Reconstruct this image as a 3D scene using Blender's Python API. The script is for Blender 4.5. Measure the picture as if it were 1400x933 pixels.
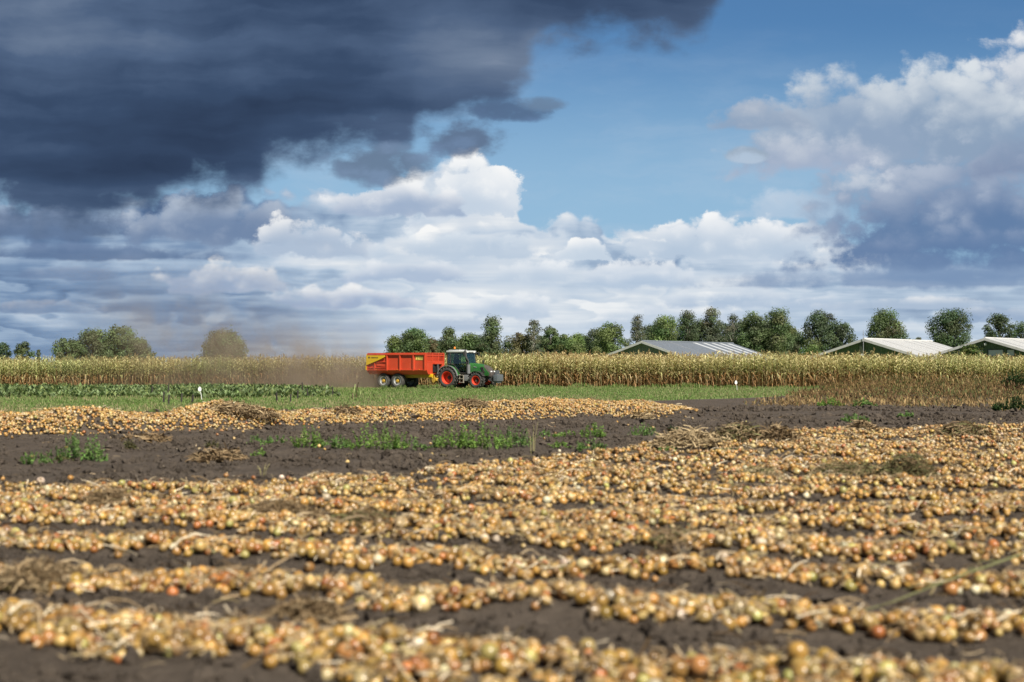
import bpy, bmesh, math, random
import numpy as np
from mathutils import Vector, Matrix, Euler

for _o in list(bpy.data.objects):
    bpy.data.objects.remove(_o, do_unlink=True)
SC = bpy.context.scene
COL = SC.collection
rng = np.random.default_rng(7)
random.seed(7)

# ------------------------------------------------------------------ camera
CAM_H = 1.52                 # eye height over the field
FPX = 1944.0                 # focal length in pixels of the 1400 px wide photograph (50 mm)
HZ = 505.0                   # row of the horizon in the photograph
cam = bpy.data.cameras.new('camera')
cam.sensor_width = 36.0
cam.lens = 50.0
cam.clip_start = 0.1
cam.clip_end = 20000.0
cam.dof.use_dof = True
cam.dof.focus_distance = 105.0
cam.dof.aperture_fstop = 1.45
cam_ob = bpy.data.objects.new('camera', cam)
COL.objects.link(cam_ob)
cam_ob.location = (0, 0, CAM_H)
cam_ob.rotation_euler = (math.radians(90 + 1.134), 0, 0)
SC.camera = cam_ob

# ------------------------------------------------------------------ sun, exposure
SUN_EL = math.radians(47)
SUN_AZ = math.radians(151)          # clockwise from +Y (the view direction): behind the camera, to the right
S_DIR = Vector((math.cos(SUN_EL) * math.sin(SUN_AZ), math.cos(SUN_EL) * math.cos(SUN_AZ), math.sin(SUN_EL)))
sun = bpy.data.lights.new('sun', 'SUN')
sun.energy = 4.9
sun.angle = math.radians(0.53)
sun.color = (1.0, 0.93, 0.82)
sun_ob = bpy.data.objects.new('sun', sun)
COL.objects.link(sun_ob)
sun_ob.rotation_euler = (-S_DIR).to_track_quat('-Z', 'Y').to_euler()
sun_ob.location = (20, -40, 40)
vs = SC.view_settings
vs.view_transform = 'Standard'
vs.look = 'None'
EXPO = 0.72
vs.exposure = EXPO
vs.gamma = 1.0
vs.use_curve_mapping = False
SC.render.engine = 'CYCLES'
SC.cycles.use_denoising = True
SC.cycles.adaptive_min_samples = 8
SC.cycles.max_bounces = 6
SC.cycles.transparent_max_bounces = 12
SC.cycles.volume_bounces = 1
SC.cycles.sample_clamp_indirect = 4.0


def lin(r, g, b):
    f = lambda c: (c / 255) / 12.92 if c / 255 <= 0.04045 else ((c / 255 + 0.055) / 1.055) ** 2.4
    return (f(r), f(g), f(b))


# ------------------------------------------------------------------ node expressions
class NT:
    """Small expression builder over a node tree."""
    def __init__(self, tree):
        self.t = tree
        self.n = tree.nodes
        self.l = tree.links

    def new(self, kind, **kw):
        x = self.n.new(kind)
        for k, v in kw.items():
            setattr(x, k, v)
        return x

    def plug(self, sock, v):
        if isinstance(v, E):
            self.l.new(v.s, sock)
        elif isinstance(v, bpy.types.NodeSocket):
            self.l.new(v, sock)
        elif v is not None:
            if isinstance(v, tuple) and len(v) == 3 and sock.type == 'RGBA':
                v = v + (1.0,)
            sock.default_value = v

    def math(self, op, a, b=None, c=None, clamp=False):
        m = self.new('ShaderNodeMath', operation=op, use_clamp=clamp)
        for i, v in enumerate((a, b, c)):
            if v is not None:
                self.plug(m.inputs[i], v)
        return E(self, m.outputs[0])

    def vec(self, x, y, z=0.0):
        c = self.new('ShaderNodeCombineXYZ')
        for i, v in enumerate((x, y, z)):
            self.plug(c.inputs[i], v)
        return E(self, c.outputs[0])

    def sep(self, v):
        c = self.new('ShaderNodeSeparateXYZ')
        self.plug(c.inputs[0], v)
        return [E(self, o) for o in c.outputs]

    def noise(self, v, scale=1.0, detail=4.0, rough=0.55, dist=0.0, lac=2.0, col=False, dim='2D'):
        m = self.new('ShaderNodeTexNoise', noise_dimensions=dim)
        self.plug(m.inputs['Vector'], v)
        m.inputs['Scale'].default_value = scale
        m.inputs['Detail'].default_value = detail
        m.inputs['Roughness'].default_value = rough
        m.inputs['Distortion'].default_value = dist
        m.inputs['Lacunarity'].default_value = lac
        return E(self, m.outputs[1 if col else 0])

    def voro(self, v, scale=1.0, detail=0.0, rough=0.5, smooth=0.6):
        m = self.new('ShaderNodeTexVoronoi', feature='F1', voronoi_dimensions='2D')
        self.plug(m.inputs['Vector'], v)
        m.inputs['Scale'].default_value = scale
        m.inputs['Detail'].default_value = detail
        m.inputs['Roughness'].default_value = rough
        return E(self, m.outputs['Distance'])

    def curve(self, x, pts, x0, x1, y0, y1):
        """a float curve through (x, y) pairs, x in x0..x1, y in y0..y1"""
        t = self.math('DIVIDE', self.math('SUBTRACT', x, x0), x1 - x0, clamp=True)
        m = self.new('ShaderNodeFloatCurve')
        self.plug(m.inputs['Value'], t)
        cv = m.mapping.curves[0]
        P = [((a - x0) / (x1 - x0), (b - y0) / (y1 - y0)) for a, b in pts]
        cv.points[0].location = P[0]
        cv.points[1].location = P[-1]
        for q in P[1:-1]:
            cv.points.new(*q)
        m.mapping.update()
        return E(self, m.outputs[0]) * (y1 - y0) + y0

    def step(self, x, a, b):
        """smoothstep from a to b"""
        m = self.new('ShaderNodeMapRange', interpolation_type='SMOOTHSTEP')
        self.plug(m.inputs[0], x)
        for i, v in enumerate((a, b, 0.0, 1.0)):
            self.plug(m.inputs[1 + i], v)
        return E(self, m.outputs[0])

    def mix(self, f, a, b):
        m = self.new('ShaderNodeMix', data_type='RGBA')
        self.plug(m.inputs[0], f)
        self.plug(m.inputs[6], a)
        self.plug(m.inputs[7], b)
        return E(self, m.outputs[2])

    def mul(self, a, b):
        m = self.new('ShaderNodeMix', data_type='RGBA', blend_type='MULTIPLY')
        m.inputs[0].default_value = 1.0
        self.plug(m.inputs[6], a)
        self.plug(m.inputs[7], b)
        return E(self, m.outputs[2])

    def scale(self, a, k):
        m = self.new('ShaderNodeVectorMath', operation='SCALE')
        self.plug(m.inputs[0], a)
        self.plug(m.inputs['Scale'], k)
        return E(self, m.outputs[0])

    def ramp(self, f, stops):
        m = self.new('ShaderNodeValToRGB')
        self.plug(m.inputs[0], f)
        el = m.color_ramp.elements
        el[0].position, el[0].color = stops[0][0], tuple(stops[0][1]) + (1,)
        el[1].position, el[1].color = stops[-1][0], tuple(stops[-1][1]) + (1,)
        for p, c in stops[1:-1]:
            e = el.new(p)
            e.color = tuple(c) + (1,)
        return E(self, m.outputs[0])


class E:
    def __init__(self, nt, s):
        self.nt, self.s = nt, s
    def __add__(self, o): return self.nt.math('ADD', self, o)
    __radd__ = __add__
    def __sub__(self, o): return self.nt.math('SUBTRACT', self, o)
    def __rsub__(self, o): return self.nt.math('SUBTRACT', o, self)
    def __mul__(self, o): return self.nt.math('MULTIPLY', self, o)
    __rmul__ = __mul__
    def __truediv__(self, o): return self.nt.math('DIVIDE', self, o)
    def __rtruediv__(self, o): return self.nt.math('DIVIDE', o, self)
    def __neg__(self): return self.nt.math('MULTIPLY', self, -1.0)
    def sat(self): return self.nt.math('ADD', self, 0.0, clamp=True)
    def max(self, o): return self.nt.math('MAXIMUM', self, o)
    def min(self, o): return self.nt.math('MINIMUM', self, o)


# ------------------------------------------------------------------ sky with its clouds (directions, not pixels: az and el are angles)
world = bpy.data.worlds.new('World')
SC.world = world
world.use_nodes = True
world.cycles.sampling_method = 'MANUAL'
world.cycles.sample_map_resolution = 256
W = NT(world.node_tree)
W.n.clear()
SKY_STRENGTH = 0.1


def build_sky():
    tc = W.new('ShaderNodeTexCoord')
    x, y, z = W.sep(tc.outputs['Generated'])
    az = W.math('ARCTAN2', x, y)
    hyp = W.math('SQRT', x * x + y * y)
    tel = (z / hyp.max(0.05)).max(-0.02)
    azc = az.max(-0.6).min(0.6)
    # az, el in units of 1/1944 rad; the horizon is 505
    u = az * (1.0 + azc * azc / 3.0) * 1944.0 + 700.0
    v = 505.0 - tel * (1.0 + azc * azc * 0.5) * 1944.0
    nis = W.new('ShaderNodeTexSky', sky_type='NISHITA')
    nis.sun_disc = False
    nis.sun_elevation = SUN_EL
    nis.sun_rotation = SUN_AZ
    nis.air_density = 1.0
    nis.dust_density = 0.6
    nis.ozone_density = 2.0
    blue = W.mul(E(W, nis.outputs[0]), SKY_TINT)
    C = lambda r, g, b: tuple(c / SKY_STRENGTH / 2 ** EXPO for c in lin(r, g, b))
    N = lambda uu, vv, su, sv, seed, d=3.0, r=0.5: W.noise(W.vec(uu / su + seed * 7.31, vv / sv + seed * 3.17), 1.0, d, r)

    def gauss(cx, cy, rx, ry, k):
        a, b = (u - cx) / rx, (v - cy) / ry
        return W.math('POWER', math.e, -(a * a + b * b)) * k

    def puff(uu, vv, su, sv, seed, d=1.0):
        """cauliflower field, about 0..1, high inside a puff"""
        p = W.vec(uu / su + seed * 5.1, vv / sv + seed * 2.3)
        vo = 1.0 - W.voro(p, 1.0, d, 0.5) * 1.25
        return vo * 0.62 + W.noise(p, 1.7, 3.0, 0.55) * 0.38

    yp = W.math('LOGARITHM', (575.0 - v.min(530.0)) / 60.0, math.e)      # foreshortened height
    w1 = N(u, v, 150.0, 100.0, 3.1, 2.0) - 0.5
    w2 = N(u, v, 150.0, 100.0, 9.7, 2.0) - 0.5
    fine = N(u, v, 30.0, 23.0, 2.0, 5.0, 0.62) - 0.5
    uw, vw = u + w1 * 55.0 + fine * 16.0, v + w2 * 36.0 + fine * 12.0

    # ---------- thin veil over the blue
    sky = W.mix(W.step(v, 20.0, 300.0) * 0.72, blue, C(158, 194, 222))
    veil = W.step(N(uw, vw, 300.0, 70.0, 1.0, 5.0, 0.6), 0.42, 0.8) * W.step(v, -60.0, 330.0)
    sky = W.mix(veil * 0.30, sky, C(190, 205, 222))

    # ---------- far bank of cumulus, row behind row, flattened towards the horizon
    top = W.curve(u, BANK_TOP, -700, 2100, 100, 500)
    pA = puff(uw, vw, 58.0, 44.0, 4.4)
    edge = (v - top) / 26.0 + (pA - 0.45) * 1.9 + fine * 0.9
    aA = W.step(edge, -0.15, 0.45)
    lowf = N(uw, yp * 150.0, 300.0, 62.0, 5.5, 3.0) - 0.5
    streak = N(u + w1 * 160.0, yp * 150.0, 230.0, 15.0, 14.2, 4.0, 0.55) - 0.5
    pB = puff(uw, yp * 150.0 + w2 * 30.0, 96.0, 34.0, 7.7)
    s1 = yp * 2.9 + (pB - 0.5) * 0.75 + lowf * 2.6 + streak * 0.5
    f1 = W.math('FRACT', s1)
    s2 = yp * 1.9 + (pA - 0.5) * 0.55 + lowf * -2.2 + 0.37
    f2 = W.math('FRACT', s2)
    soft = lambda f: W.step(f, 0.0, 0.9) * W.step(f, 1.0, 0.84)          # bright crest, soft dark foot
    k1 = W.step(N(uw, yp * 150.0, 170.0, 40.0, 8.8, 3.0), 0.42, 0.70)
    k2 = W.step(N(uw, yp * 150.0, 210.0, 60.0, 18.8, 3.0), 0.40, 0.68)
    spots = None
    for q in BANK_SPOTS:
        spots = gauss(*q) if spots is None else spots + gauss(*q)
    base = W.curve(u, BANK_LIGHT, -700, 2100, -1, 2)
    b = base + (soft(f1) - 0.45) * k1 * 0.34 + (soft(f2) - 0.45) * k2 * 0.34 + (pB - 0.5) * 0.16 + lowf * 0.75 + streak * 0.62 + spots * (0.8 + 1.3 * (pA - 0.5)) + W.step(edge, 2.2, 0.2) * (0.08 + (pA - 0.5) * 0.35)
    bank = W.ramp(b.sat(), [(0.0, C(82, 107, 145)), (0.22, C(120, 145, 178)), (0.45, C(166, 186, 209)), (0.62, C(198, 211, 226)),
                            (0.8, C(218, 225, 233)), (1.0, C(249, 249, 248))])
    bank = W.mix(W.step(v, 340.0, 500.0) * 0.5, bank, W.mix(W.step(u, 250.0, 650.0), C(128, 152, 182), C(196, 211, 226)))
    sky = W.mix(aA * 0.97, sky, bank)

    # ---------- single cumulus clouds: domed top, flat foot
    fine2 = N(u, v, 13.0, 10.0, 6.6, 4.0, 0.65) - 0.5

    def cumulus(sky, cx, vb, rx, h, hi, lo, op=0.95, rough=1.0, soft_=0.30):
        dv = vb - v
        up = dv / h
        q = 1.0 - ((u + w1 * 40.0 - cx) / rx) * ((u + w1 * 40.0 - cx) / rx)
        e = (q - up * up.max(0.0)).min((dv + 4.0 + w2 * 14.0) / (h * 0.30) + 0.1) + ((pA - 0.45) * 0.95 + fine * 0.6 + fine2 * 0.38) * rough
        al = W.step(e, 0.0, soft_) * op
        t = up * 0.72 + (pA - 0.5) * 0.62 + (pB - 0.5) * 0.30 + fine * 0.30 + fine2 * 0.16 + W.step(e, 0.8, 0.1) * 0.20 + 0.06
        return W.mix(al, sky, W.mix(W.step(t, -0.05, 0.92), C(*lo), C(*hi)))

    for q in BANK_CLOUDS:
        sky = cumulus(sky, *q)
    # ---------- tall cumulus on the right
    for q in RIGHT_CLOUDS:
        sky = cumulus(sky, *q)
    # ---------- low dark shelf with its ragged lower edge, upper left
    sb = W.curve(u, STORM_BASE, -900, 1300, -200, 400)
    pS = puff(uw, vw, 95.0, 60.0, 31.0)
    fS = N(u, v, 52.0, 30.0, 41.0, 4.0, 0.58) - 0.5
    eS = (sb - v) / 34.0 + (pS - 0.45) * 1.5 + fS * 1.5 + 0.5
    aS = W.step(eS + fine * 0.5, -0.5, 1.25)
    stre = N(uw, vw, 380.0, 52.0, 51.0, 4.0) - 0.5
    big = N(uw, vw, 300.0, 150.0, 57.0, 3.0) - 0.5
    bS = 0.33 + stre * 0.62 + big * 0.50 + (pS - 0.5) * 0.10 + fS * 0.10 + W.step(eS, 3.2, 0.0) * 0.22
    for q in STORM_SPOTS:
        bS = bS + gauss(*q)
    storm = W.ramp(bS.sat(), [(0.0, C(44, 59, 84)), (0.3, C(58, 77, 106)), (0.55, C(80, 100, 130)), (0.8, C(110, 127, 152)), (1.0, C(146, 158, 178))])
    sky = W.mix(aS, sky, storm)
    # torn shreds under the shelf
    for cx, cy, rx, ry, col, seed in SHREDS:
        rr = 1.0 - ((u - cx) / rx) * ((u - cx) / rx) - ((v - cy) / ry) * ((v - cy) / ry)
        e = rr + (pS - 0.45) * 0.9 + fS * 1.7 + 0.2
        sky = W.mix(W.step(e, -0.05, 0.8) * 0.93, sky, W.mix(W.step(fS + pS, 0.2, 0.75), C(*[int(c * 0.88) for c in col]), C(*col)))
    bg = W.new('ShaderNodeBackground')
    W.plug(bg.inputs[0], sky)
    bg.inputs[1].default_value = SKY_STRENGTH
    out = W.new('ShaderNodeOutputWorld')
    W.l.new(bg.outputs[0], out.inputs[0])


SKY_TINT = tuple(k / 2 ** EXPO for k in (0.42, 0.66, 0.86))
BANK_TOP = [(-700, 300), (0, 268), (150, 262), (250, 256), (330, 248), (400, 262), (470, 252), (540, 238), (580, 214), (630, 202), (680, 218), (702, 255),
            (722, 288), (790, 290), (850, 302), (900, 294), (980, 290), (1050, 288), (1120, 300), (1250, 330), (1400, 345), (2100, 320)]
BANK_LIGHT = [(-700, 0.35), (0, 0.26), (180, 0.30), (330, 0.42), (450, 0.62), (640, 0.74), (800, 0.72), (1000, 0.75), (1150, 0.63), (1300, 0.52), (1400, 0.52), (2100, 0.5)]
BANK_SPOTS = [(640, 245, 75, 42, 0.30), (120, 300, 200, 30, -0.10), (120, 330, 240, 26, -0.12)]
WH = (251, 251, 250)
BANK_CLOUDS = [
    (1090, 302, 120, 50, (204, 216, 230), (180, 200, 221), 0.75, 0.8, 0.6),
    (1000, 356, 175, 70, (246, 247, 248), (184, 201, 220), 0.95, 1.1, 0.4),
    (640, 302, 86, 100, WH, (196, 210, 226), 0.97, 1.25, 0.25),
    (545, 294, 125, 50, (244, 245, 246), (160, 178, 204), 0.95, 1.1, 0.4),
    (60, 324, 200, 46, (144, 160, 186), (100, 122, 155), 0.92, 0.9, 0.6),
    (300, 334, 175, 82, (188, 199, 214), (112, 134, 167), 0.95, 1.1, 0.5),
    (420, 352, 96, 66, (248, 248, 247), (172, 189, 211), 0.92, 1.2, 0.4),
    (640, 354, 140, 48, (232, 238, 243), (184, 201, 220), 0.85, 1.1, 0.5),
    (800, 352, 46, 30, WH, (198, 212, 227), 0.95, 1.1, 0.3),
    (100, 354, 260, 24, (118, 139, 172), (94, 117, 152), 0.85, 0.8, 0.7),
    (90, 380, 130, 18, (150, 162, 184), (112, 134, 167), 0.7, 0.9, 0.7),
    (305, 398, 100, 50, (249, 246, 241), (154, 172, 199), 0.93, 1.1, 0.45),
    (560, 386, 120, 34, (238, 241, 244), (168, 186, 211), 0.85, 1.1, 0.5),
    (730, 388, 80, 38, (240, 243, 246), (188, 204, 222), 0.85, 1.1, 0.5),
    (870, 394, 105, 46, (243, 245, 247), (180, 198, 219), 0.85, 1.1, 0.5),
    (460, 420, 120, 32, (244, 244, 244), (158, 176, 204), 0.9, 1.1, 0.5),
    (60, 426, 100, 20, (188, 191, 199), (116, 138, 170), 0.75, 0.9, 0.7),
    (700, 434, 72, 38, (242, 244, 246), (186, 202, 221), 0.85, 1.1, 0.5),
    (1030, 422, 160, 36, (232, 237, 242), (172, 191, 214), 0.8, 1.1, 0.6),
    (900, 448, 150, 32, (230, 235, 241), (182, 199, 219), 0.65, 1.0, 0.6),
    (580, 450, 170, 24, (212, 221, 231), (164, 183, 208), 0.65, 1.0, 0.7),
    (1230, 394, 330, 34, (150, 170, 198), (114, 141, 178), 0.75, 0.8, 0.8),
    (1250, 420, 150, 16, (228, 231, 235), (176, 193, 214), 0.8, 1.0, 0.6),
    (1370, 438, 110, 22, (212, 219, 228), (146, 168, 197), 0.8, 1.0, 0.6),
]
RIGHT_CLOUDS = [
    (1300, 330, 240, 230, (186, 195, 210), (130, 155, 186), 0.96, 0.75, 0.7),
    (1430, 240, 190, 216, (232, 234, 237), (143, 164, 190), 0.96, 0.65, 0.4),
    (1290, 232, 165, 168, (217, 224, 230), (141, 162, 188), 0.96, 0.65, 0.4),
    (1150, 232, 160, 148, (204, 213, 222), (146, 166, 192), 0.95, 0.6, 0.4),
    (1040, 176, 80, 54, (186, 194, 207), (146, 165, 190), 0.92, 1.0, 0.7),
    (1110, 240, 150, 70, (200, 207, 218), (166, 179, 202), 0.85, 0.9, 0.8),
    (1330, 366, 240, 176, (180, 191, 209), (98, 126, 165), 0.97, 0.8, 0.45),
    (1420, 246, 140, 76, (136, 156, 184), (120, 138, 170), 0.75, 0.8, 0.8),
    (1184, 258, 50, 44, (240, 242, 244), (196, 206, 219), 0.62, 1.3, 1.0),
    (1330, 386, 210, 52, (150, 172, 200), (122, 148, 183), 0.85, 0.7, 0.8),
    (1360, 368, 320, 66, (130, 150, 182), (98, 126, 166), 0.7, 0.7, 0.8),
]
STORM_BASE = [(-900, 275), (-200, 305), (0, 299), (120, 301), (180, 290), (230, 276), (340, 260), (372, 228), (420, 212), (500, 206), (556, 196), (575, 170), (640, 158),
              (672, 154), (700, 136), (722, 100), (742, 66), (790, 52), (880, 50), (950, 44), (985, 0), (1030, -90), (1300, -190)]
STORM_SPOTS = [(690, 75, 60, 22, 0.22), (560, 95, 110, 22, 0.12), (470, 190, 120, 16, -0.10), (40, 200, 120, 14, 0.14), (200, 258, 160, 12, 0.10), (60, 60, 170, 90, 0.28), (250, 40, 170, 60, 0.18), (620, 60, 120, 45, 0.25), (650, 110, 90, 40, 0.12), (120, 225, 330, 55, -0.18), (360, 130, 200, 60, -0.10), (840, 20, 160, 30, -0.12)]
SHREDS = [(520, 226, 80, 30, (118, 140, 170), 0), (640, 190, 62, 30, (108, 130, 162), 1), (700, 150, 70, 16, (96, 122, 158), 2), (740, 142, 40, 12, (122, 150, 184), 3), (1022, 210, 34, 12, (178, 196, 216), 4)]
build_sky()

# ------------------------------------------------------------------ helpers: objects, tags, materials
def tag(o, label=None, cat=None, group=None, kind=None):
    for k, v in (('label', label), ('category', cat), ('group', group), ('kind', kind)):
        if v is not None:
            o[k] = v
    return o


def empty(name, loc=(0, 0, 0), rz=0.0, parent=None):
    o = bpy.data.objects.new(name, None)
    COL.objects.link(o)
    o.location = loc
    o.rotation_euler = (0, 0, rz)
    o.empty_display_size = 0.2
    if parent:
        o.parent = parent
    return o


def link_mesh(name, me, parent=None):
    o = bpy.data.objects.new(name, me)
    COL.objects.link(o)
    if parent:
        o.parent = parent
    return o


def copy_tree(o, parent=None):
    c = o.copy()
    COL.objects.link(c)
    if parent is not None:
        c.parent = parent
    for ch in [k for k in o.children]:
        copy_tree(ch, c)
    return c


def np_mesh(name, V, faces, mat=None, tone=None, smooth=False):
    """mesh from numpy arrays; faces: a list of (n, k) index arrays; tone: (n, 3) colour per vertex"""
    me = bpy.data.meshes.new(name)
    V = np.asarray(V, np.float32)
    faces = [np.asarray(f, np.int32) for f in faces if len(f)]
    nl = sum(f.size for f in faces)
    npol = sum(len(f) for f in faces)
    me.vertices.add(len(V))
    me.vertices.foreach_set('co', V.ravel())
    me.loops.add(nl)
    me.loops.foreach_set('vertex_index', np.concatenate([f.ravel() for f in faces]))
    me.polygons.add(npol)
    tot = np.concatenate([np.full(len(f), f.shape[1], np.int32) for f in faces])
    st = np.concatenate([[0], np.cumsum(tot)[:-1]]).astype(np.int32)
    me.polygons.foreach_set('loop_start', st)
    me.polygons.foreach_set('loop_total', tot)
    me.polygons.foreach_set('use_smooth', np.full(npol, smooth, bool))
    if tone is not None:
        a = me.attributes.new('tone', 'FLOAT_COLOR', 'POINT')
        c = np.ones((len(V), 4), np.float32)
        c[:, :3] = tone
        a.data.foreach_set('color', c.ravel())
    me.update(calc_edges=True)
    if mat:
        me.materials.append(mat)
    return me


class Batch:
    """collects copies of a few template meshes into one big mesh"""
    def __init__(self):
        self.V, self.F, self.T, self.n = [], {}, [], 0

    def add(self, tv, tf, R, S, P, tone):
        """tv (m,3), tf list of (k,q), R (n,3,3), S (n,) or (n,3), P (n,3), tone (n,m,3) or (n,1,3)"""
        n, m = len(P), len(tv)
        if n == 0:
            return
        S = np.asarray(S)
        S = S[:, None] * np.ones(3) if S.ndim == 1 else S
        v = np.einsum('nij,nmj->nmi', R, tv[None] * S[:, None, :]) + P[:, None, :]
        self.V.append(v.reshape(-1, 3).astype(np.float32))
        off = self.n + np.arange(n) * m
        for f in tf:
            f = np.asarray(f)
            if len(f):
                self.F.setdefault(f.shape[1], []).append((f[None] + off[:, None, None]).reshape(-1, f.shape[1]))
        self.T.append(np.broadcast_to(tone, (n, m, 3)).reshape(-1, 3).astype(np.float32))
        self.n += n * m

    def raw(self, v, f, t):
        v = np.asarray(v, np.float32)
        self.V.append(v)
        f = np.asarray(f)
        self.F.setdefault(f.shape[1], []).append(f + self.n)
        self.T.append(np.broadcast_to(t, (len(v), 3)).astype(np.float32))
        self.n += len(v)

    def build(self, name, mat, smooth=False):
        return np_mesh(name, np.concatenate(self.V), [np.concatenate(x) for x in self.F.values()], mat, np.concatenate(self.T), smooth)


def rot_z(a):
    c, s, o, z = np.cos(a), np.sin(a), np.ones_like(a), np.zeros_like(a)
    return np.stack([np.stack([c, -s, z], -1), np.stack([s, c, z], -1), np.stack([z, z, o], -1)], -2)


def rot_x(a):
    c, s, o, z = np.cos(a), np.sin(a), np.ones_like(a), np.zeros_like(a)
    return np.stack([np.stack([o, z, z], -1), np.stack([z, c, -s], -1), np.stack([z, s, c], -1)], -2)


def rand_rot(n, r=None):
    q = (r or rng).normal(size=(n, 4))
    q /= np.linalg.norm(q, axis=1)[:, None]
    w, x, y, z = q.T
    return np.stack([np.stack([1 - 2 * (y * y + z * z), 2 * (x * y - z * w), 2 * (x * z + y * w)], -1),
                     np.stack([2 * (x * y + z * w), 1 - 2 * (x * x + z * z), 2 * (y * z - x * w)], -1),
                     np.stack([2 * (x * z - y * w), 2 * (y * z + x * w), 1 - 2 * (x * x + y * y)], -1)], -2)


def vnoise(x, y, seed=0):
    """smooth value noise, about -1..1"""
    xi, yi = np.floor(x).astype(np.int64), np.floor(y).astype(np.int64)
    fx, fy = x - xi, y - yi
    fx, fy = fx * fx * (3 - 2 * fx), fy * fy * (3 - 2 * fy)

    def h(a, b):
        k = (a * 374761393 + b * 668265263 + seed * 974634777) & 0xFFFFFFFF
        k = ((k ^ (k >> 13)) * 1274126177) & 0xFFFFFFFF
        return ((k ^ (k >> 16)) & 0xFFFF) / 32767.5 - 1.0
    return (h(xi, yi) * (1 - fx) + h(xi + 1, yi) * fx) * (1 - fy) + (h(xi, yi + 1) * (1 - fx) + h(xi + 1, yi + 1) * fx) * fy


def fbm(x, y, seed=0, oct=4):
    s, a = 0.0, 0.5
    for i in range(oct):
        s = s + a * vnoise(x * 2 ** i, y * 2 ** i, seed + i)
        a *= 0.5
    return s


class MB:
    """boxes, bars, lathes and prisms joined into one mesh"""
    def __init__(self):
        self.bm = bmesh.new()

    def _xf(self, vs, M):
        if M is not None:
            bmesh.ops.transform(self.bm, matrix=M, verts=vs)

    def box(self, c, s, rot=None, bevel=0.0):
        g = bmesh.ops.create_cube(self.bm, size=1.0)
        vs_ = g['verts']
        bmesh.ops.scale(self.bm, vec=Vector(s), verts=vs_)
        if bevel > 0:
            es = list({e for v in vs_ for e in v.link_edges})
            r = bmesh.ops.bevel(self.bm, geom=es, offset=bevel, segments=2, affect='EDGES', profile=0.7)
            vs_ = list({v for f in r['faces'] for v in f.verts} | {v for v in vs_ if v.is_valid})
        M = Matrix.Translation(c)
        if rot:
            M = M @ Euler(rot).to_matrix().to_4x4()
        self._xf(vs_, M)
        return self

    def tube(self, pts, r, n=8, cap=True):
        """swept circle; r is one radius or a list"""
        pts = [Vector(p) for p in pts]
        rs = r if isinstance(r, (list, tuple)) else [r] * len(pts)
        rings = []
        up = Vector((0, 0, 1))
        for i, p in enumerate(pts):
            d = (pts[min(i + 1, len(pts) - 1)] - pts[max(i - 1, 0)]).normalized()
            a = d.cross(up if abs(d.z) < 0.95 else Vector((1, 0, 0))).normalized()
            b = d.cross(a)
            rings.append([self.bm.verts.new(p + (a * math.cos(2 * math.pi * k / n) + b * math.sin(2 * math.pi * k / n)) * rs[i]) for k in range(n)])
        for i in range(len(rings) - 1):
            for k in range(n):
                self.bm.faces.new((rings[i][k], rings[i][(k + 1) % n], rings[i + 1][(k + 1) % n], rings[i + 1][k]))
        if cap:
            self.bm.faces.new(rings[0][::-1])
            self.bm.faces.new(rings[-1])
        return self

    def lathe_y(self, prof, n=32, c=(0, 0, 0), a0=0.0, a1=2 * math.pi, closed=True):
        """profile (radius, y) turned round the y axis at c"""
        full = abs(a1 - a0 - 2 * math.pi) < 1e-6
        m = n if full else n + 1
        rings = []
        for k in range(m):
            a = a0 + (a1 - a0) * k / n
            rings.append([self.bm.verts.new((c[0] + r * math.cos(a), c[1] + y, c[2] + r * math.sin(a))) for r, y in prof])
        L = len(prof)
        for k in range(n):
            A, B = rings[k], rings[(k + 1) % m]
            for i in range(L if closed else L - 1):
                j = (i + 1) % L
                self.bm.faces.new((A[i], A[j], B[j], B[i]))
        if not full and closed:
            self.bm.faces.new(rings[0][::-1])
            self.bm.faces.new(rings[-1])
        return self

    def prism(self, poly, y0, y1):
        """polygon in (x, z) extruded along y"""
        A = [self.bm.verts.new((x, y0, z)) for x, z in poly]
        B = [self.bm.verts.new((x, y1, z)) for x, z in poly]
        n = len(poly)
        self.bm.faces.new(A)
        self.bm.faces.new(B[::-1])
        for i in range(n):
            j = (i + 1) % n
            self.bm.faces.new((A[j], A[i], B[i], B[j]))
        return self

    def hull(self, pts):
        vs_ = [self.bm.verts.new(p) for p in pts]
        r = bmesh.ops.convex_hull(self.bm, input=vs_)
        dead = [v for v in r['geom_interior'] if isinstance(v, bmesh.types.BMVert)]
        if dead:
            bmesh.ops.delete(self.bm, geom=dead, context='VERTS')
        return self

    def loft(self, rings, cap=True):
        R = [[self.bm.verts.new(p) for p in ring] for ring in rings]
        n = len(R[0])
        for i in range(len(R) - 1):
            for k in range(n):
                j = (k + 1) % n
                self.bm.faces.new((R[i][k], R[i][j], R[i + 1][j], R[i + 1][k]))
        if cap:
            self.bm.faces.new(R[0][::-1])
            self.bm.faces.new(R[-1])
        return self

    def build(self, name, mat, parent=None, smooth=False, bevel=0.0):
        bm = self.bm
        bmesh.ops.recalc_face_normals(bm, faces=bm.faces)
        if bevel > 0:
            es = [e for e in bm.edges if len(e.link_faces) == 2 and e.calc_face_angle(0) > 0.5]
            bmesh.ops.bevel(bm, geom=es, offset=bevel, segments=2, affect='EDGES', clamp_overlap=True)
        me = bpy.data.meshes.new(name)
        bm.to_mesh(me)
        bm.free()
        if smooth:
            for p in me.polygons:
                p.use_smooth = True
            me.set_sharp_from_angle(angle=math.radians(38))
        me.materials.append(mat)
        return link_mesh(name, me, parent)


_mats = {}


def material(name):
    m = bpy.data.materials.new(name)
    m.use_nodes = True
    t = NT(m.node_tree)
    t.n.clear()
    b = t.new('ShaderNodeBsdfPrincipled')
    o = t.new('ShaderNodeOutputMaterial')
    t.l.new(b.outputs[0], o.inputs[0])
    return m, t, b, o


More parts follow.
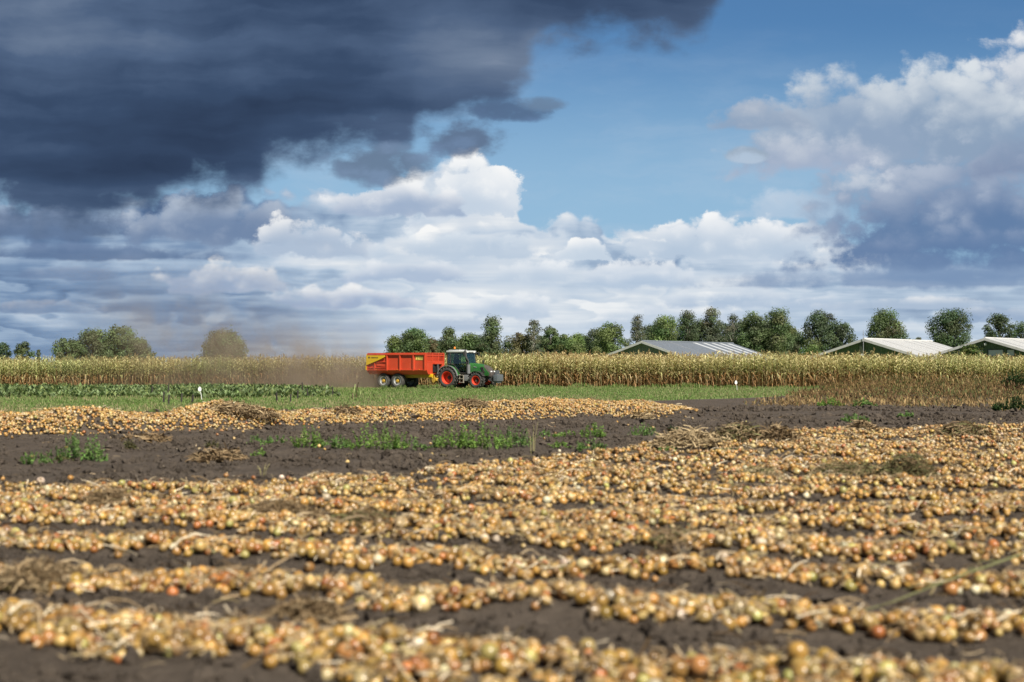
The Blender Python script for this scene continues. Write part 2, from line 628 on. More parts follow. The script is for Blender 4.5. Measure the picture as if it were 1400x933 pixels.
def paint(name, col, rough=0.4, metal=0.0, dirt=0.15, scale=6.0, dust=(0.22, 0.17, 0.12), bump=0.0, coat=0.0):
    """painted or moulded surface with uneven wear"""
    if name in _mats:
        return _mats[name]
    m, t, b, o = material(name)
    tc = t.new('ShaderNodeTexCoord')
    n = t.noise(tc.outputs['Object'], scale, 6.0, 0.65, dim='3D')
    n2 = t.noise(tc.outputs['Object'], scale * 0.3, 3.0, 0.5, dim='3D')
    f = t.step(n * 0.6 + n2 * 0.4, 0.45, 0.75) * dirt
    c = t.mix(f, col, dust)
    c = t.mul(c, t.ramp(n2, [(0.3, (0.86, 0.86, 0.86)), (0.7, (1.08, 1.08, 1.08))]))
    t.plug(b.inputs['Base Color'], c)
    t.plug(b.inputs['Roughness'], (n * 0.25 + (rough - 0.1)).sat())
    b.inputs['Metallic'].default_value = metal
    b.inputs['Coat Weight'].default_value = coat
    if bump:
        bp = t.new('ShaderNodeBump')
        bp.inputs['Strength'].default_value = bump
        bp.inputs['Distance'].default_value = 0.02
        t.plug(bp.inputs['Height'], n)
        t.l.new(bp.outputs[0], b.inputs['Normal'])
    _mats[name] = m
    return m


def tone_mat(name, rough=0.6, spec=0.3, transl=0.0, scale=30.0, amp=0.35):
    """colour from the mesh's own 'tone', mottled"""
    m, t, b, o = material(name)
    at = t.new('ShaderNodeAttribute', attribute_name='tone')
    tc = t.new('ShaderNodeTexCoord')
    n = t.noise(tc.outputs['Object'], scale, 3.0, 0.6, dim='3D')
    c = t.mul(E(t, at.outputs['Color']), t.ramp(n, [(0.25, (1 - amp,) * 3), (0.75, (1 + amp,) * 3)]))
    t.plug(b.inputs['Base Color'], c)
    b.inputs['Roughness'].default_value = rough
    b.inputs['Specular IOR Level'].default_value = spec
    if transl > 0:
        tr = t.new('ShaderNodeBsdfTranslucent')
        t.plug(tr.inputs[0], c)
        mx = t.new('ShaderNodeMixShader')
        mx.inputs[0].default_value = transl
        t.l.new(b.outputs[0], mx.inputs[1])
        t.l.new(tr.outputs[0], mx.inputs[2])
        t.l.new(mx.outputs[0], o.inputs[0])
    return m


def on_ground(px, py, z=0.0):
    """where level ground (raised by z) shows at a place read off the photograph"""
    Y = FPX * (CAM_H - z) / (py - HZ)
    return ((px - 700.0) / FPX * Y, Y)


def on_land(px, py):
    """the same, met on the real lie of the land (rows and heap included)"""
    Ys = np.concatenate([np.arange(6, 30, 0.05), np.arange(30, 130, 0.15)])
    X = (px - 700.0) / FPX * Ys
    z = CAM_H + (HZ - py) / FPX * Ys
    hit = np.where(height(X, Ys) >= z)[0]
    i = hit[0] if len(hit) else len(Ys) - 1
    return float(X[i]), float(Ys[i])


def at_depth(px, py, Y):
    return ((px - 700.0) / FPX * Y, Y, CAM_H + (HZ - py) / FPX * Y)

# ------------------------------------------------------------------ lie of the land
ROW_S = 0.346                               # slope of the onion rows in plan
ROW_N = math.hypot(1.0, ROW_S)
ROW_P0, ROW_D = 6.70, 1.73                  # first row and spacing, measured across the rows
HEAD_X = [-60, -8, -2.6, -1.4, -0.75, 0.8, 1.6, 3.4, 5.4, 7.8, 15, 25, 60]
HEAD_Y = [17.4, 17.7, 19.4, 20.1, 21.5, 23.4, 26.0, 29.6, 32.0, 34.2, 38.2, 42, 57]
_hp = [on_ground(x, y) for x, y in ((-250, 604), (-100, 600), (0, 596), (130, 593), (330, 586), (420, 582), (560, 577), (700, 573), (800, 571), (900, 569), (942, 567))]
HEAP_X = [p[0] for p in _hp]
HEAP_Y = [p[1] + 1.75 for p in _hp]
_hc = (-260, 0, 60, 150, 230, 300, 350, 390, 440, 500, 560, 640, 780, 860, 920, 960)
HEAP_HX = [(x - 700) / FPX * float(np.interp(x, (-250, 0, 330, 560, 942), (HEAP_Y[0], HEAP_Y[2], HEAP_Y[4], HEAP_Y[6], HEAP_Y[10]))) for x in _hc]
HEAP_H = [0.34, 0.36, 0.40, 0.48, 0.42, 0.58, 0.42, 0.27, 0.32, 0.33, 0.38, 0.44, 0.48, 0.38, 0.22, 0.0]


def row_k(X, Y):
    p = (Y + ROW_S * X) / ROW_N
    k = np.round((p - ROW_P0) / ROW_D)
    return k, p - ROW_P0 - k * ROW_D, (X - ROW_S * Y) / ROW_N


def row_half(k, s):
    """half width of the onion row k at place s along it"""
    base = np.where(k == 0, 0.42, np.where(k <= 2, 0.28, np.where(k == 3, 0.28, np.where(k <= 6, 0.44, 0.36))))
    base = np.where((k == 3) & (s < -3.0), 0.52, base)
    return base * (1.0 + np.where(k == 0, 0.10, 0.26) * vnoise(s * 0.45 + k * 11.3, k * 3.7, 5))


def row_top(k, s):
    return np.where(k <= 3, 0.050, 0.062) + 0.042 * vnoise(s * 0.6 + k * 7.7, k * 1.9, 9) + 0.022 * vnoise(s * 2.3, k * 5.1, 12) + np.where(k == 3, 0.03, 0.0)


def row_inside(X, Y):
    return np.interp(X, HEAD_X, HEAD_Y) + 0.9 * vnoise(X * 0.8, Y * 0.3, 3) - Y


def heap_d(X, Y):
    return (Y - np.interp(X, HEAP_X, HEAP_Y)) * 0.78


def height(X, Y):
    X, Y = np.asarray(X, float), np.asarray(Y, float)
    near = np.clip((70 - Y) / 20, 0, 1)
    h = 0.05 * fbm(X * 0.35, Y * 0.35, 1, 3) * near + 0.075 * fbm(X * 1.4, Y * 1.4, 4, 5) * np.clip((55 - Y) / 15, 0, 1)
    k, off, s = row_k(X, Y)
    w = row_half(k, s)
    ins = np.clip(row_inside(X, Y) / 0.8, 0, 1) * (k >= 0)
    h = h + ins * 0.75 * row_top(k, s) * np.clip(1 - (off / (w * 1.15)) ** 2, 0, 1)
    h = h + ins * 0.018 * np.cos(off * 2 * np.pi / ROW_D)
    d = heap_d(X, Y)
    hh = np.interp(X, HEAP_HX, HEAP_H, left=0.4, right=0.0)
    hh = hh * (1 + 0.40 * fbm(X * 0.9, Y * 0.9, 21, 3))
    h = h + hh * np.clip(1 - (d / 1.55) ** 2, 0, 1) ** 0.8
    return h


def soil_mat():
    m, t, b, o = material('tilled dark soil')
    tc = t.new('ShaderNodeTexCoord')
    P = tc.outputs['Object']
    n1 = t.noise(P, 1.1, 5.0, 0.6, dim='3D')
    n2 = t.noise(P, 9.0, 6.0, 0.7, dim='3D')
    n3 = t.noise(P, 46.0, 4.0, 0.7, dim='3D')
    c = t.ramp(n2 * 0.5 + n1 * 0.5, [(0.28, (0.052, 0.042, 0.033)), (0.5, (0.092, 0.074, 0.058)), (0.72, (0.145, 0.117, 0.092))])
    chaff = t.step(n3, 0.66, 0.74) * t.step(n1, 0.42, 0.65)
    c = t.mix(chaff * 0.7, c, (0.24, 0.18, 0.11))
    t.plug(b.inputs['Base Color'], c)
    b.inputs['Roughness'].default_value = 0.95
    b.inputs['Specular IOR Level'].default_value = 0.15
    bp = t.new('ShaderNodeBump')
    bp.inputs['Strength'].default_value = 0.9
    bp.inputs['Distance'].default_value = 0.14
    t.plug(bp.inputs['Height'], n2 * 0.8 + n3 * 0.25)
    t.l.new(bp.outputs[0], b.inputs['Normal'])
    return m


def grass_mat():
    m, t, b, o = material('short grass sward')
    tc = t.new('ShaderNodeTexCoord')
    P = tc.outputs['Object']
    n1 = t.noise(P, 0.25, 4.0, 0.6, dim='3D')
    n2 = t.noise(P, 3.0, 6.0, 0.7, dim='3D')
    c = t.ramp(n2 * 0.55 + n1 * 0.45, [(0.3, (0.085, 0.14, 0.036)), (0.5, (0.14, 0.205, 0.06)), (0.68, (0.23, 0.25, 0.10))])
    t.plug(b.inputs['Base Color'], c)
    b.inputs['Roughness'].default_value = 0.9
    b.inputs['Specular IOR Level'].default_value = 0.1
    bp = t.new('ShaderNodeBump')
    bp.inputs['Strength'].default_value = 1.0
    bp.inputs['Distance'].default_value = 0.15
    t.plug(bp.inputs['Height'], n2)
    t.l.new(bp.outputs[0], b.inputs['Normal'])
    return m


def grid_mesh(name, xs, ys, zf, mat, smooth=True):
    X, Y = np.meshgrid(xs, ys)
    Z = zf(X, Y)
    V = np.stack([X, Y, Z], -1).reshape(-1, 3)
    nx, ny = len(xs), len(ys)
    i = (np.arange(ny - 1)[:, None] * nx + np.arange(nx - 1)[None]).reshape(-1)
    return np_mesh(name, V, [np.stack([i, i + 1, i + nx + 1, i + nx], -1)], mat, None, smooth)


M_SOIL, M_GRASS = soil_mat(), grass_mat()
xs = np.concatenate([[-6000, -3000, -1500, -700, -350, -180, -110, -80], np.arange(-60, -20, 0.6), np.arange(-20, -6, 0.16), np.arange(-6, 6, 0.085), np.arange(6, 20, 0.16),
                     np.arange(20, 60, 0.6), [60, 80, 110, 180, 350, 700, 1500, 3000, 6000]])
ys = np.concatenate([[-400, -150, -60, -25, -10, -3], np.arange(0, 5, 0.25), np.arange(5, 16, 0.075), np.arange(16, 30, 0.11), np.arange(30, 54, 0.16), np.arange(54, 90, 0.7),
                     [90, 100, 112, 125, 140, 160, 200, 260, 350, 500, 800, 1500, 3000, 6000, 9000]])
tag(link_mesh('ground', grid_mesh('ground', xs, ys, height, M_SOIL)), kind='structure')

# grass strip between the field and the maize: its ragged near edge runs behind the onion heap
GE_X = [-80, -30, -21, -16, -10, -6, -2, 3, 8, 11, 15, 20, 60]
GE_Y = [40, 42, 47, 47, 50, 54, 58, 62, 70, 73, 80, 88, 96]


def grass_edge(X):
    return np.interp(X, GE_X, GE_Y) + 1.4 * fbm(X * 0.5, X * 0 + 3.3, 31, 4)


gx = np.concatenate([[-400, -150, -90], np.arange(-70, 70, 0.4), [90, 150, 400]])
gt = np.linspace(0, 1, 40)
GX, GT = np.meshgrid(gx, gt)
e = grass_edge(GX)
GY = e + (126 - e) * GT
GZ = height(GX, GY) + 0.03 * np.clip(GT * 30, 0, 1) - 0.004 + 0.03 * fbm(GX * 0.6, GY * 0.6, 33, 3) * np.clip(GT * 8, 0, 1)
i_ = (np.arange(39)[:, None] * len(gx) + np.arange(len(gx) - 1)[None]).reshape(-1)
tag(link_mesh('grass_verge', np_mesh('grass_verge', np.stack([GX, GY, GZ], -1).reshape(-1, 3), [np.stack([i_, i_ + 1, i_ + len(gx) + 1, i_ + len(gx)], -1)], M_GRASS, None, True)), kind='structure')
# pasture beyond the maize, up to the trees and sheds
tag(link_mesh('pasture', grid_mesh('pasture', np.array([-900, -300, -100, 0, 100, 300, 900.]), np.array([150, 200, 260, 320, 420, 600.]), lambda X, Y: X * 0 + 0.02, M_GRASS)), kind='structure')

# loose clods on the bare soil
CB = Batch()
n = 110000
cy = 6.5 + 50 * rng.random(n) ** 1.3
cx = (rng.random(n) * 2 - 1) * (0.40 * cy + 1)
k_, off_, _s = row_k(cx, cy)
kp = ~((row_inside(cx, cy) > 0) & (np.abs(off_) < 0.35) & (k_ >= 0)) & (np.abs(heap_d(cx, cy)) > 1.2) & (cy < grass_edge(cx) + 0.4) & (fbm(cx * 0.8, cy * 0.8, 15, 3) + rng.normal(0, 0.25, n) > 0.0)
cx, cy = cx[kp], cy[kp]
cv = np.array([(0, 0, -0.7), (1, 0, -0.1), (0.2, 0.95, 0.1), (-0.9, 0.4, -0.1), (-0.6, -0.8, 0.1), (0.5, -0.8, -0.1), (0.1, 0.1, 0.75)])
cf = [np.array([(0, 2, 1), (0, 3, 2), (0, 4, 3), (0, 5, 4), (0, 1, 5), (6, 1, 2), (6, 2, 3), (6, 3, 4), (6, 4, 5), (6, 5, 1)])]
cr_ = rng.exponential(0.014, len(cx)).clip(0.004, 0.06) * (1 + cy / 40) + 0.004
CB.add(cv, cf, rand_rot(len(cx)), cr_[:, None] * rng.uniform(0.7, 1.3, (len(cx), 3)), np.stack([cx, cy, height(cx, cy) + cr_ * 0.25], -1), np.zeros((1, 1, 3)))
tag(link_mesh('soil_clods', CB.build('soil_clods', M_SOIL)), 'dark crumbs and clods of loose soil lying on the bare ground', 'soil', kind='stuff')

# ------------------------------------------------------------------ onions, straw
def onion_shape(nseg, prof):
    """bulb: (radius, z) profile turned round z, ends closed to points; returns verts, [quads, tris], level 0..1 per vert"""
    V, L = [(0, 0, prof[0][1])], [0.0]
    for r, z in prof[1:-1]:
        for k in range(nseg):
            a = 2 * math.pi * k / nseg
            V.append((r * math.cos(a), r * math.sin(a), z))
            L.append(z)
    V.append((0, 0, prof[-1][1]))
    L.append(prof[-1][1])
    n = len(prof) - 2
    Q, T = [], []
    for k in range(nseg):
        j = (k + 1) % nseg
        T.append((0, 1 + j, 1 + k))
        for i in range(n - 1):
            a, b_ = 1 + i * nseg, 1 + (i + 1) * nseg
            Q.append((a + k, a + j, b_ + j, b_ + k))
        T.append((len(V) - 1, 1 + (n - 1) * nseg + k, 1 + (n - 1) * nseg + j))
    return np.array(V, float), [np.array(Q), np.array(T)], np.array(L)


PROF_FINE = [(0, -0.94), (0.22, -0.95), (0.42, -0.88), (0.74, -0.64), (0.95, -0.28), (1.0, 0.06), (0.9, 0.42), (0.66, 0.72), (0.36, 0.92), (0.17, 1.08), (0.12, 1.32), (0.15, 1.55), (0.04, 1.62)]
PROF_MID = [(0, -0.92), (0.55, -0.80), (0.95, -0.28), (0.97, 0.25), (0.62, 0.76), (0.2, 1.02), (0.13, 1.42), (0, 1.5)]
PROF_FAR = [(0, -0.9), (0.85, -0.45), (0.97, 0.2), (0.45, 0.85), (0, 1.25)]
SKIN = np.array([(0.46, 0.262, 0.066), (0.51, 0.345, 0.128), (0.35, 0.182, 0.056), (0.54, 0.42, 0.22), (0.41, 0.275, 0.11), (0.39, 0.145, 0.042), (0.44, 0.38, 0.12), (0.62, 0.53, 0.36)])
SKIN_NAME = ['golden', 'pale amber', 'copper brown', 'straw pale', 'tan', 'rust orange', 'yellowish green', 'papery cream']
SKIN_P = np.array([0.29, 0.19, 0.19, 0.06, 0.16, 0.06, 0.03, 0.02])
SKIN_P = SKIN_P / SKIN_P.sum()


def onion_mat():
    m, t, b, o = material('dry onion skin')
    at = t.new('ShaderNodeAttribute', attribute_name='tone')
    tc = t.new('ShaderNodeTexCoord')
    n = t.noise(tc.outputs['Object'], 42.0, 4.0, 0.65, dim='3D')
    n2 = t.noise(tc.outputs['Object'], 11.0, 2.0, 0.5, dim='3D')
    c = t.mul(E(t, at.outputs['Color']), t.ramp(n, [(0.25, (0.66, 0.62, 0.58)), (0.5, (1.0, 1.0, 1.0)), (0.75, (1.22, 1.2, 1.15))]))
    c = t.mix(t.step(n * 0.5 + n2 * 0.5, 0.58, 0.70) * 0.5, c, (0.16, 0.11, 0.08))
    t.plug(b.inputs['Base Color'], c)
    t.plug(b.inputs['Roughness'], n * 0.34 + 0.13)
    b.inputs['Specular IOR Level'].default_value = 0.55
    return m


M_ONION = onion_mat()


def onion_tone(n, L, idx):
    """colour per vertex: skin, paler dry neck, darker root"""
    base = SKIN[idx] * rng.uniform(0.48, 1.10, (n, 1)) * rng.normal(1.0, 0.04, (n, 3))
    up = np.clip((L - 0.75) / 0.5, 0, 1)[None, :, None]
    dn = np.clip((-L - 0.7) / 0.25, 0, 1)[None, :, None]
    t = base[:, None, :] * (1 - up) + np.array([0.44, 0.34, 0.20]) * up
    return np.clip(t * (1 - dn * 0.45), 0.01, 0.9)


def in_view(X, Y, m=1.06, pad=0.6):
    return (np.abs(X) < 0.36 * m * Y + pad) & (Y > 6.2)


# places in the rows
NR = 330000
Yc = np.concatenate([5.2 + 6.8 * rng.random(60000), 6.0 + (46.0 - 6.0) * rng.random(NR - 60000) ** 0.8])
Xc = (rng.random(NR) * 2 - 1) * (0.42 * Yc + 1.2)
k_, off_, s_ = row_k(Xc, Yc)
w_ = row_half(k_, s_)
ins_ = row_inside(Xc, Yc)
dens = np.clip(1.15 - (np.abs(off_ + rng.normal(0, 0.03, NR)) / w_) ** 3, 0, 1) * (k_ >= 0) * np.clip(ins_ / 0.5, 0, 1)
pat_ = fbm(Xc * 0.9, Yc * 0.9, 61, 4)
dens = dens * np.where(k_ <= 3, np.clip(0.85 + 0.6 * pat_, 0.3, 1.0), np.clip(0.62 + 1.0 * pat_, 0.08, 1.0))
stray = (k_ >= 4) * (ins_ > 0) * 0.025 + 0.0006 * (np.abs(Yc - 26) < 22)
area = 40.0 / 0.8 * (Yc - 6.0).clip(0.01) ** 0.25 * 0 + 1.0
keep = rng.random(NR) < np.maximum(dens, stray)
Xc, Yc, k_, off_, w_, s_ = Xc[keep], Yc[keep], k_[keep], off_[keep], w_[keep], s_[keep]
# thin out to an even number per square metre (the draw is denser near the camera)
cell = 0.5
ids = (np.floor(Xc / cell).astype(np.int64) * 100003 + np.floor(Yc / cell).astype(np.int64))
order = rng.permutation(len(ids))
srt = order[np.argsort(ids[order], kind='stable')]
sid = ids[srt]
first = np.r_[True, sid[1:] != sid[:-1]]
rank = np.arange(len(sid)) - np.maximum.accumulate(np.where(first, np.arange(len(sid)), 0))
sel = srt[rank < 40]
Xr, Yr, Kr, Or, Wr = Xc[sel], Yc[sel], k_[sel], off_[sel], w_[sel]
rr = (rng.normal(0.0345, 0.0060, len(Xr)) + 0.012 * (rng.random(len(Xr)) < 0.05)).clip(0.018, 0.054)
lay = rng.random(len(Xr)) < 0.38 * np.clip(1.1 - (Or / Wr) ** 2, 0, 1)
Zr = height(Xr, Yr) + rr * 0.80 + lay * (0.022 + 0.02 * rng.random(len(Xr)))
# places on the far heap
NH = 26000
Xh = rng.uniform(-20, 7.5, NH)
dh = rng.uniform(-1.7, 1.7, NH)
hx = np.interp(Xh, HEAP_HX, HEAP_H, left=0.4, right=0)
keep = (np.abs(dh) < 1.62 * np.clip(hx / 0.3, 0, 1) + rng.normal(0, 0.12, NH)) & (hx > 0.03)
Xh, dh = Xh[keep], dh[keep]
Yh = np.interp(Xh, HEAP_X, HEAP_Y) + dh / 0.78
rh = rng.normal(0.036, 0.007, len(Xh)).clip(0.02, 0.046)
Zh = height(Xh, Yh) + rh * rng.uniform(0.2, 1.6, len(Xh))

# the 300 that show largest are objects of their own, all in the row nearest the camera
vis = (np.abs((Xr) / Yr * FPX) < 690) & (HZ + (CAM_H - Zr) / Yr * FPX < 930)
size = np.where(vis, rr / Yr, 0)
big = np.argsort(-size)[:300]
rest = np.ones(len(Xr), bool)
rest[big] = False
idx_all = rng.choice(8, len(Xr), p=SKIN_P)


def lean(n):
    """bulbs lie every way, most on their sides"""
    a = rng.uniform(0, 2 * np.pi, n)
    b_ = rng.uniform(0, 2 * np.pi, n)
    return rot_z(a) @ rot_x(rng.normal(1.35, 0.55, n)) @ rot_z(b_)


B = Batch()
for lo, hi, seg, prof in ((0, 13.5, 10, PROF_MID), (13.5, 24, 8, PROF_MID), (24, 99, 6, PROF_FAR)):
    tv, tf, L = onion_shape(seg, prof)
    q = np.where(rest & (Yr >= lo) & (Yr < hi))[0]
    S = rr[q, None] * rng.normal(1, 0.07, (len(q), 3)).clip(0.8, 1.2)
    B.add(tv, tf, lean(len(q)), S, np.stack([Xr[q], Yr[q], Zr[q]], -1), onion_tone(len(q), L, idx_all[q]))
tv, tf, L = onion_shape(6, PROF_FAR)
ih = rng.choice(8, len(Xh), p=np.array([0.34, 0.20, 0.15, 0.07, 0.20, 0.02, 0.01, 0.01]))
B.add(tv, tf, lean(len(Xh)), rh[:, None] * np.ones(3), np.stack([Xh, Yh, Zh], -1), onion_tone(len(Xh), L, ih))
tag(link_mesh('onions', B.build('onions', M_ONION, True)), 'countless golden onions strewn in rows and heaped before the grass', 'onions', kind='stuff')
N_STUFF_ONIONS = len(Xr) + len(Xh)

# single onions
tv, tf, L = onion_shape(14, PROF_FINE)
bulbs = {}
for c in range(8):
    for var in range(3):
        v = tv.copy()
        ang = np.arctan2(v[:, 1], v[:, 0])
        f = 1 + 0.035 * np.sin(ang * 2 + var) + 0.02 * np.sin(ang * 5 + var * 2)
        v[:, :2] *= f[:, None]
        nk = np.clip((L - 0.9) / 0.7, 0, 1)
        v[:, 0] += 0.22 * (var - 1) * nk
        v[:, 1] += 0.18 * (var % 2 * 2 - 1) * nk
        stripe = 1 + 0.14 * np.sign(np.sin(ang * 7 + c)) * (rng.random(len(v)) < 0.7)
        t_ = onion_tone(1, L, np.array([c]))[0] * stripe[:, None]
        bulbs[c, var] = np_mesh('onion', v, tf, M_ONION, np.clip(t_, 0, 0.9), True)
seen_lab = {}
zone = ['at the left end', 'left of centre', 'near the middle', 'right of centre', 'at the right end']
Rb = lean(300)
for j, q in enumerate(big):
    c = int(idx_all[q])
    o = bpy.data.objects.new('onion', bulbs[c, int(rng.integers(3))])
    COL.objects.link(o)
    o.location = (Xr[q], Yr[q], Zr[q])
    o.rotation_euler = Matrix(Rb[j].tolist()).to_euler()
    sc = rr[q] * rng.normal(1, 0.05)
    o.scale = (sc * rng.uniform(0.93, 1.08), sc * rng.uniform(0.93, 1.08), sc)
    px = Xr[q] / Yr[q] * FPX + 700
    szn = 'big' if rr[q] > 0.044 else 'small' if rr[q] < 0.037 else 'middling'
    where = 'on the crest' if abs(Or[q]) < 0.11 else 'on the near slope' if Or[q] < 0 else 'on the far slope'
    lab = f'{szn} {SKIN_NAME[c]} onion {where} of the nearest row, {zone[int(min(4, max(0, px // 280)))]}'
    if Kr[q] != 0:
        lab = f'{szn} {SKIN_NAME[c]} onion {where} of the second row, {zone[int(min(4, max(0, px // 280)))]}'
    tag(o, lab, 'onion', 'onions lying in the nearest rows')
# one red onion among the yellow ones
RX, RY = on_ground(166, 797)
red = np_mesh('red_onion', tv, tf, M_ONION, np.clip(onion_tone(1, L, np.array([2]))[0] * 0 + np.array([0.24, 0.03, 0.085]), 0, 1), True)
o = link_mesh('red_onion', red)
o.location = (RX, RY, float(height(RX, RY)) + 0.06)
o.scale = (0.034,) * 3
o.rotation_euler = (1.2, 0.4, 0.8)
tag(o, 'lone magenta red onion among yellow ones in the third nearest row', 'onion')

# dry leaves and roots among the onions
M_STRAW = tone_mat('dry onion leaves', 0.75, 0.2, 0.0, 60.0, 0.4)
SB = Batch()


def blade(nseg=3, bend=0.5, width=0.09):
    """bent strip about one unit long"""
    V, Q = [], []
    for i in range(nseg + 1):
        t = i / nseg
        w = width * (1 - 0.75 * t)
        z = bend * (t - t * t) * 1.6
        V += [(t - 0.5, -w, z), (t - 0.5, w, z + 0.03)]
        if i:
            a = 2 * i
            Q.append((a - 2, a, a + 1, a - 1))
    return np.array(V), [np.array(Q)]


STRAW = np.array([(0.40, 0.31, 0.19), (0.28, 0.20, 0.11), (0.20, 0.14, 0.075), (0.54, 0.46, 0.33), (0.24, 0.19, 0.10), (0.12, 0.082, 0.048), (0.16, 0.11, 0.06), (0.33, 0.25, 0.15)])


def straw(X, Y, z0, ln, tilt=0.35, pal=STRAW, width=0.032):
    n = len(X)
    for bend in (0.15, 0.45, -0.2):
        q = np.where(rng.integers(3, size=n) == (0 if bend == 0.15 else 1 if bend == 0.45 else 2))[0]
        tv_, tf_ = blade(3, bend, width)
        R = rot_z(rng.uniform(0, 2 * np.pi, len(q))) @ rot_x(rng.normal(0, 0.5, len(q)))
        R = R @ np.transpose(rot_x(np.zeros(len(q))), (0, 2, 1))
        ty = rng.normal(0, tilt, len(q))
        Ry = np.stack([np.stack([np.cos(ty), 0 * ty, np.sin(ty)], -1), np.stack([0 * ty, 0 * ty + 1, 0 * ty], -1), np.stack([-np.sin(ty), 0 * ty, np.cos(ty)], -1)], -2)
        P = np.stack([X[q], Y[q], height(X[q], Y[q]) + z0[q]], -1)
        tone = pal[rng.integers(len(pal), size=len(q))] * rng.uniform(0.75, 1.25, (len(q), 1))
        SB.add(tv_, tf_, R @ Ry, ln[q], P, tone[:, None, :])


pick = np.where(rng.random(len(Xr)) < 0.80)[0]
xs_, ys_ = Xr[pick] + rng.normal(0, 0.065, len(pick)), Yr[pick] + rng.normal(0, 0.065, len(pick))
straw(xs_, ys_, rng.uniform(0.02, 0.10, len(xs_)), rng.uniform(0.06, 0.22, len(xs_)), 0.35, STRAW, 0.034)
lg = rng.random(len(xs_)) < 0.14
straw(xs_[lg], ys_[lg], rng.uniform(0.04, 0.10, lg.sum()), rng.uniform(0.2, 0.36, lg.sum()), 0.3, STRAW, 0.016)
pick = rng.random(len(Xr)) < 0.05
xs_, ys_ = Xr[pick] + rng.normal(0, 0.22, pick.sum()), Yr[pick] + rng.normal(0, 0.22, pick.sum())
straw(xs_, ys_, rng.uniform(0.005, 0.02, len(xs_)), rng.uniform(0.05, 0.16, len(xs_)), 0.1)
pick = rng.random(len(Xh)) < 0.22
straw(Xh[pick], Yh[pick], rng.uniform(0.02, 0.1, pick.sum()), rng.uniform(0.1, 0.3, pick.sum()))
nb = 3200
yb_ = 6.5 + 40 * rng.random(nb) ** 1.2
xb_ = (rng.random(nb) * 2 - 1) * (0.40 * yb_ + 1)
kb_ = (yb_ < grass_edge(xb_)) & (np.abs(heap_d(xb_, yb_)) > 1.5) & (fbm(xb_ * 0.5, yb_ * 0.5, 63, 3) > 0.02)
straw(xb_[kb_], yb_[kb_], rng.uniform(0.003, 0.015, kb_.sum()), rng.uniform(0.05, 0.22, kb_.sum()), 0.08)
tag(link_mesh('onion_straw', SB.build('onion_straw', M_STRAW)), 'dry curled onion leaves and roots littering the onion rows', 'straw', kind='stuff')

# ------------------------------------------------------------------ maize field
M_MAIZE = tone_mat('ripening maize leaf', 0.6, 0.3, 0.30, 8.0, 0.3)


def maize_front(X):
    return np.interp(X, [-120, -3, 20, 120], [118.5, 118.5, 113.0, 113.0])


def maize_h(X):
    return np.interp(X, [-60, -43, -20, -2, 10, 60], [2.35, 2.38, 2.45, 2.64, 2.76, 2.45])


